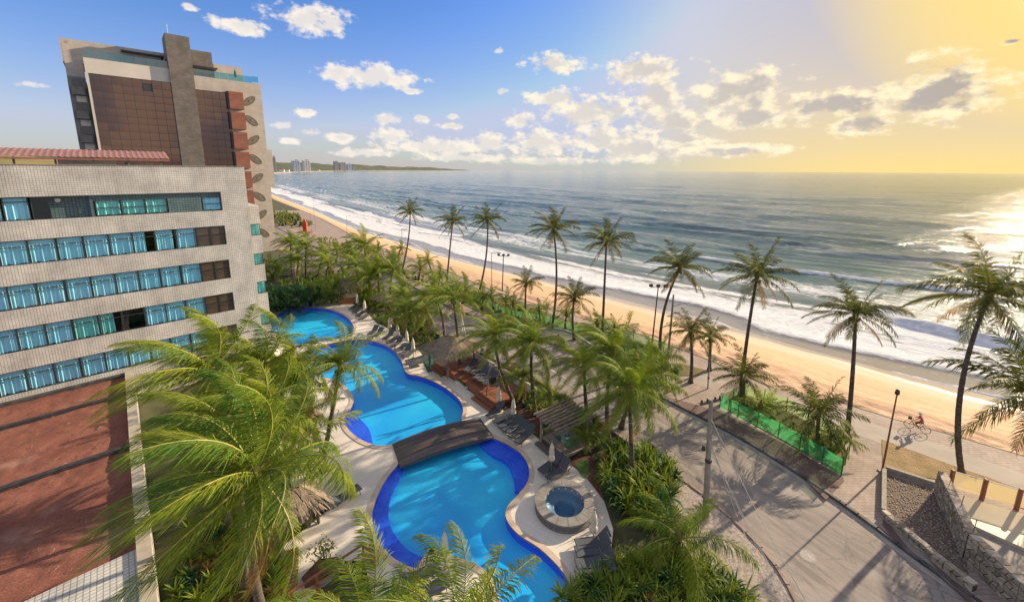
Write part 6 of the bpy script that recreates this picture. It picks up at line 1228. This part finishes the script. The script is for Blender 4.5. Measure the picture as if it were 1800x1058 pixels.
for p in scatter(gxp, 900): s_ = random.uniform(0.02, 0.05); mb.box((p.x, p.y, 0.10 + s_ * 0.3), (s_ * 1.6, s_, s_), random.random() * 3)
kind(mb.build('loose_rubble', W['stone']), 'stuff', 'loose stones scattered in the walled plot')
# terrace behind the stone wall: cream slab, glass screens on red posts
tr_ = thing('beach_terrace', 'cream terrace with frosted glass screens and red posts at the right edge', 'terrace', at(1660, 880)); o0 = at(1660, 880)
def loc(px, py, z=0.0): p = at(px, py, z); return Vector((p.x - o0.x, p.y - o0.y, z))
def poly_at(pts, z): return [(loc(x, y, z).x, loc(x, y, z).y) for x, y in pts]
MB().prism(poly_at([(1672,866),(1850,918),(1850,985),(1700,918)], 0.3), 0.0, 0.30).build('terrace_slab', M('cream_slab', (0.66, 0.56, 0.40), (0.58, 0.49, 0.35), 1, 0.6), tr_); MB().prism(poly_at([(1700,920),(1850,990),(1850,1050),(1735,985)], 0.1), 0.0, 0.12).build('lower_floor', W['concrete'], tr_); MB().prism(poly_at([(1758,988),(1850,1030),(1850,1080),(1790,1035)], 0.3), 0.0, 0.25).build('flower_bed', W['verge'], tr_)
W['screen'] = Mnet('frosted_screen', (0.70, 0.62, 0.42), 0.45, (1, 0.97, 0.88))
ga, gb_ = loc(1668, 862), loc(1850, 916)
for i in range(3): a, b = ga.lerp(gb_, i / 3 + 0.012), ga.lerp(gb_, (i + 1) / 3 - 0.012); MB().bar(a + Vector((0, 0, 0.85)), b + Vector((0, 0, 0.85)), 0.03, 1.1).build('glass_screen', W['screen'], tr_); MB().bar(a + Vector((0, 0, 1.41)), b + Vector((0, 0, 1.41)), 0.05, 0.04).build('screen_rail', W['white'], tr_)
for i in (0, 1, 2, 3): p = ga.lerp(gb_, i / 3); MB().box((p.x, p.y, 0.75), (0.16, 0.16, 1.5)).build('post', M('terracotta', (0.32, 0.12, 0.07), (0.25, 0.09, 0.05), 2, 0.7) if i == 0 else bpy.data.materials['terracotta'], tr_)
for i, (f, lb) in enumerate(((0.25, 'insulated fence spike at the far end of the high stone wall'), (0.62, 'insulated fence spike midway along the high stone wall'), (0.98, 'insulated fence spike where the high stone wall turns'))):
    p = s1.lerp(s2, f); t = thing('electric_fence_post', lb, 'fence post', (p.x, p.y, 1.6), 0, 'fence spikes on the stone wall'); MB().tube([(0, 0, 0), (0.12, 0.05, 0.75)], 0.014, 6).build('rod', W['wood_red'], t)
    for k in range(5): MB().lathe([(0.02, 0), (0.035, 0.02), (0.02, 0.04)], Vector((0.12, 0.05, 0.75)) * (0.3 + 0.15 * k), 7).build('insulator', W['darkmetal'], t, True)
lb_ = thing('litter_bin', 'dark rounded litter bin standing on the promenade behind the tall garden palm', 'bin', at(1187, 663, 0.06)); MB().tube([(0, 0, 0), (0, 0, 0.6)], 0.04, 8).build('stand', W['metal'], lb_); MB().lathe([(0.16, 0.4), (0.25, 0.5), (0.28, 0.85), (0.22, 1.0), (0.05, 1.06)], n=16).build('bin_body', M('blue_black', (0.02, 0.025, 0.04), (0.03, 0.035, 0.05), 3, 0.5), lb_, True)
cb = thing('compound_wall', 'low cream wall at the tower car park, top left of the garden', 'wall', at(490, 484)); p = at(520, 484) - at(490, 484); MB().bar((0, 0, 0.7), (p.x, p.y, 0.7), 0.25, 1.4).build('masonry', M('cream_wall', (0.55, 0.47, 0.38), (0.48, 0.41, 0.33), 2, 0.8), cb); q = at(528, 470) - at(490, 484); MB().bar((p.x, p.y, 0.7), (q.x, q.y, 0.7), 0.25, 1.4).build('masonry', bpy.data.materials['cream_wall'], cb)
# parked car half hidden by the palms
car = thing('parked_car', 'silver blue car parked by the tower, half hidden by shrubs', 'car', at(494, 466), R(125)); cp = M('car_paint', (0.25, 0.32, 0.40), None, rough=0.25, metal=0.4); prof = [(-2.1, 0.35), (-2.1, 0.75), (-1.7, 0.88), (-0.9, 0.95), (0.9, 0.92), (1.9, 0.8), (2.1, 0.6), (2.1, 0.35)]
vs = [(x, s_ * 0.85, z) for s_ in (-1, 1) for x, z in prof]; n = len(prof); MB().add(vs, [tuple(range(n)), tuple(range(2 * n - 1, n - 1, -1))] + [(i, (i + 1) % n, n + (i + 1) % n, n + i) for i in range(n)]).build('body', cp, car)
prof2 = [(-1.5, 0.9), (-1.0, 1.42), (0.3, 1.45), (1.1, 0.9)]; vs = [(x, s_ * (0.78 if z < 1 else 0.62), z) for s_ in (-1, 1) for x, z in prof2]; MB().add(vs, [(0, 1, 2, 3), (7, 6, 5, 4)] + [(i, (i + 1) % 4, 4 + (i + 1) % 4, 4 + i) for i in range(4)]).build('cabin', W['brownglass'], car)
for x in (-1.3, 1.3):
    for y in (-0.8, 0.8): w_ = MB().lathe([(0.31, -0.1), (0.33, -0.06), (0.33, 0.06), (0.31, 0.1), (0.15, 0.11)], n=18).build('wheel', W['darkmetal'], car, True, (x, y, 0.33)); w_.rotation_euler = (R(90), 0, 0)
# ------------------------------------------------------------------ people and bicycle
skin_m = M('skin', (0.36, 0.20, 0.13), None, rough=0.6)
def skinned(name, verts, edges, rad, m_, parent, root=0, sub=2):
    me = bpy.data.meshes.new(name); me.from_pydata(verts, edges, []); me.materials.append(m_); o_ = link(name, me, parent); o_.modifiers.new('skin', 'SKIN'); 
    sv = me.skin_vertices[0].data if len(me.skin_vertices) else None
    if sv is None: 
        bpy.context.view_layer.objects.active = o_; bpy.ops.mesh.customdata_skin_add(); sv = me.skin_vertices[0].data
    for i, r_ in enumerate(rad): sv[i].radius = (r_, r_) if not isinstance(r_, tuple) else r_
    sv[root].use_root = True; s_ = o_.modifiers.new('sub', 'SUBSURF'); s_.levels = sub; s_.render_levels = sub; return o_
def person(label, loc_, rz, joints, top_m, low_m, hair_m, scale=1.0, skirt=False, group=None):
    J = joints; t = thing('person', label, 'person', loc_, rz, group); t.scale = (scale,) * 3
    order = ['pelvis', 'waist', 'chest', 'neck', 'head', 'crown', 'shL', 'elL', 'wrL', 'hdL', 'shR', 'elR', 'wrR', 'hdR', 'hipL', 'knL', 'anL', 'toL', 'hipR', 'knR', 'anR', 'toR']
    R_ = dict(pelvis=(0.13, 0.10), waist=(0.11, 0.085), chest=(0.145, 0.10), neck=0.05, head=(0.075, 0.09), crown=0.065, shL=0.06, elL=0.042, wrL=0.03, hdL=0.028, shR=0.06, elR=0.042, wrR=0.03, hdR=0.028, hipL=0.085, knL=0.055, anL=0.038, toL=0.03, hipR=0.085, knR=0.055, anR=0.038, toR=0.03)
    ed = [('pelvis', 'waist'), ('waist', 'chest'), ('chest', 'neck'), ('neck', 'head'), ('head', 'crown')] + [(a + s_, b + s_) for s_ in 'LR' for a, b in (('sh', 'el'), ('el', 'wr'), ('wr', 'hd'), ('hip', 'kn'), ('kn', 'an'), ('an', 'to'))] + [('chest', 'shL'), ('chest', 'shR'), ('pelvis', 'hipL'), ('pelvis', 'hipR')]
    ix = {k: i for i, k in enumerate(order)}; body = skinned('body', [J[k] for k in order], [(ix[a], ix[b]) for a, b in ed], [R_[k] for k in order], skin_m, t)
    kk = ['pelvis', 'waist', 'chest', 'shL', 'shR', 'elL', 'elR']; ii = {k: i for i, k in enumerate(kk)}; RR = dict(pelvis=(0.15, 0.12), waist=(0.13, 0.10), chest=(0.165, 0.12), shL=0.08, shR=0.08, elL=0.058, elR=0.058)
    V_ = {k: Vector(J[k]) for k in kk}; V_['elL'] = V_['shL'].lerp(V_['elL'], 0.8); V_['elR'] = V_['shR'].lerp(V_['elR'], 0.8); skinned('top', [V_[k] for k in kk], [(ii[a], ii[b]) for a, b in (('pelvis', 'waist'), ('waist', 'chest'), ('chest', 'shL'), ('chest', 'shR'), ('shL', 'elL'), ('shR', 'elR'))], [RR[k] for k in kk], top_m, t)
    if skirt: p = Vector(J['pelvis']); MB().lathe([(0.15, 0.10), (0.19, -0.05), (0.25, -0.32)], p, 16, 0.05, 5, False).build('skirt', low_m, t, True)
    else:
        kk = ['pelvis', 'hipL', 'knL', 'hipR', 'knR']; ii = {k: i for i, k in enumerate(kk)}; skinned('shorts', [Vector(J[k]) for k in kk], [(0, 1), (1, 2), (0, 3), (3, 4)], [(0.15, 0.12), 0.10, 0.072, 0.10, 0.072], low_m, t)
    h0 = Vector(J['head']); MB().lathe([(0.06, -0.10), (0.115, -0.02), (0.12, 0.06), (0.10, 0.13), (0.04, 0.175), (0.01, 0.18)], h0 + Vector((-0.02, 0, 0.01)), 14).build('hair', hair_m, t, True)
    mbf = MB(); fx = h0 + Vector((0.085, 0, 0)); mbf.add([fx + Vector((0, -0.018, -0.03)), fx + Vector((0, 0.018, -0.03)), fx + Vector((0.035, 0, -0.025)), fx + Vector((0, 0, 0.02))], [(0, 1, 2), (0, 2, 3), (1, 3, 2)]).build('nose', skin_m, t); return t
walk = dict(pelvis=(0, 0, 0.92), waist=(0, 0, 1.08), chest=(0.01, 0, 1.27), neck=(0.02, 0, 1.43), head=(0.035, 0, 1.56), crown=(0.03, 0, 1.64), shL=(0, 0.17, 1.36), elL=(-0.06, 0.21, 1.10), wrL=(0.04, 0.22, 0.88), hdL=(0.07, 0.21, 0.80), shR=(0, -0.17, 1.36), elR=(0.06, -0.21, 1.11), wrR=(0.20, -0.2, 0.95), hdR=(0.26, -0.19, 0.90), hipL=(0, 0.09, 0.86), knL=(0.16, 0.09, 0.48), anL=(0.20, 0.09, 0.08), toL=(0.32, 0.1, 0.03), hipR=(0, -0.09, 0.86), knR=(0.0, -0.09, 0.47), anR=(-0.20, -0.09, 0.12), toR=(-0.10, -0.1, 0.03))
pink = M('pink_cloth', (0.62, 0.10, 0.16), (0.55, 0.08, 0.14), 4, 0.8); dark_hair = M('dark_hair', (0.03, 0.018, 0.012), None, rough=0.5); khaki = M('khaki_cloth', (0.22, 0.15, 0.07), (0.18, 0.12, 0.06), 4, 0.85); whitec = M('white_cloth', (0.7, 0.68, 0.66), None, rough=0.8)
person('woman in a pink skirt walking across the turnout', at(981, 609, 0.07), R(200), walk, M('rose_top', (0.50, 0.20, 0.18), (0.42, 0.16, 0.15), 4, 0.8), pink, dark_hair, 0.86, True)
person('tiny far walker in red beside the tower, left of a pair', at(488, 396), R(120), walk, M('red_cloth', (0.5, 0.04, 0.04), None, rough=0.8), khaki, dark_hair, 1.0); person('tiny far walker in white beside the tower, right of a pair', at(491, 397), R(120), walk, whitec, khaki, dark_hair, 1.0)
SB = 0.90; f0, r0_ = at(1598, 752, 0.07), at(1624, 761, 0.07); hd = math.atan2(f0.y - r0_.y, f0.x - r0_.x); bc = (f0 + r0_) / 2
khaki_dark = M('dark_wicker', (0.04, 0.03, 0.02), None, rough=0.9); bk = thing('bicycle', 'bicycle with a dark front basket ridden along the sandy edge of the cycle path', 'bicycle', bc, hd); bk.scale = (SB,) * 3
def ring(c, r_, w_, m_, name, par):
    pts = [(c[0] + r_ * math.cos(a * R(15)), c[1], c[2] + r_ * math.sin(a * R(15))) for a in range(25)]; return MB().tube(pts, w_, 6, False).build(name, m_, par, True)
for x in (-0.52, 0.52):
    w_ = ring((x, 0, 0.34), 0.325, 0.022, W['darkmetal'], 'wheel', bk); mb = MB()
    for k in range(10): a = k * R(36); mb.tube([(x, 0, 0.34), (x + 0.31 * math.cos(a), 0, 0.34 + 0.31 * math.sin(a))], 0.004, 4)
    kind(mb.build('spokes', W['metal'], w_), 'stuff')
for a, b in (((-0.52, 0, 0.34), (-0.08, 0, 0.30)), ((-0.08, 0, 0.30), (-0.22, 0, 0.82)), ((-0.52, 0, 0.34), (-0.2, 0, 0.72)), ((-0.08, 0, 0.30), (0.36, 0, 0.68)), ((-0.19, 0, 0.70), (0.36, 0, 0.76)), ((0.52, 0, 0.34), (0.34, 0, 0.92))): MB().tube([a, b], 0.018, 6).build('frame_tube', W['darkmetal'], bk)
MB().tube([(0.30, -0.27, 0.98), (0.34, 0, 0.93), (0.30, 0.27, 0.98)], 0.014, 6).build('handlebar', W['darkmetal'], bk); MB().box((-0.24, 0, 0.86), (0.26, 0.15, 0.06)).build('saddle', W['darkmetal'], bk); MB().box((0.52, 0, 0.98), (0.24, 0.28, 0.22)).build('basket', khaki_dark, bk)
ride = dict(pelvis=(-0.24, 0, 0.98), waist=(-0.20, 0, 1.14), chest=(-0.12, 0, 1.33), neck=(-0.06, 0, 1.48), head=(-0.02, 0, 1.60), crown=(-0.03, 0, 1.68), shL=(-0.12, 0.17, 1.40), elL=(0.06, 0.24, 1.18), wrL=(0.24, 0.26, 1.02), hdL=(0.30, 0.26, 1.0), shR=(-0.12, -0.17, 1.40), elR=(0.06, -0.24, 1.18), wrR=(0.24, -0.26, 1.02), hdR=(0.30, -0.26, 1.0), hipL=(-0.22, 0.09, 0.93), knL=(0.16, 0.10, 0.78), anL=(0.02, 0.10, 0.40), toL=(0.13, 0.1, 0.36), hipR=(-0.22, -0.09, 0.93), knR=(0.12, -0.10, 0.58), anR=(-0.12, -0.10, 0.22), toR=(-0.02, -0.1, 0.17))
person('cyclist in a pink top and pale cap riding the bicycle', bc, hd, ride, pink, khaki, whitec, SB)
swim = {k: (v[0], v[1], v[2] - 1.42) for k, v in walk.items()}
person('swimmer standing chest deep at the left of the upper pool', at(494, 570, -0.12), R(-60), swim, skin_m, khaki, dark_hair, 1.0)
lp = thing('pool_ladder', 'white metal ladder at the left edge of the upper pool', 'ladder', at(484, 586)); 
for y in (-0.25, 0.25): MB().tube([(0.3, y, -0.4), (0.3, y, 0.6), (0.15, y, 0.8), (-0.1, y, 0.75), (-0.2, y, 0.0)], 0.025, 6).build('rail', W['white'], lp, True)
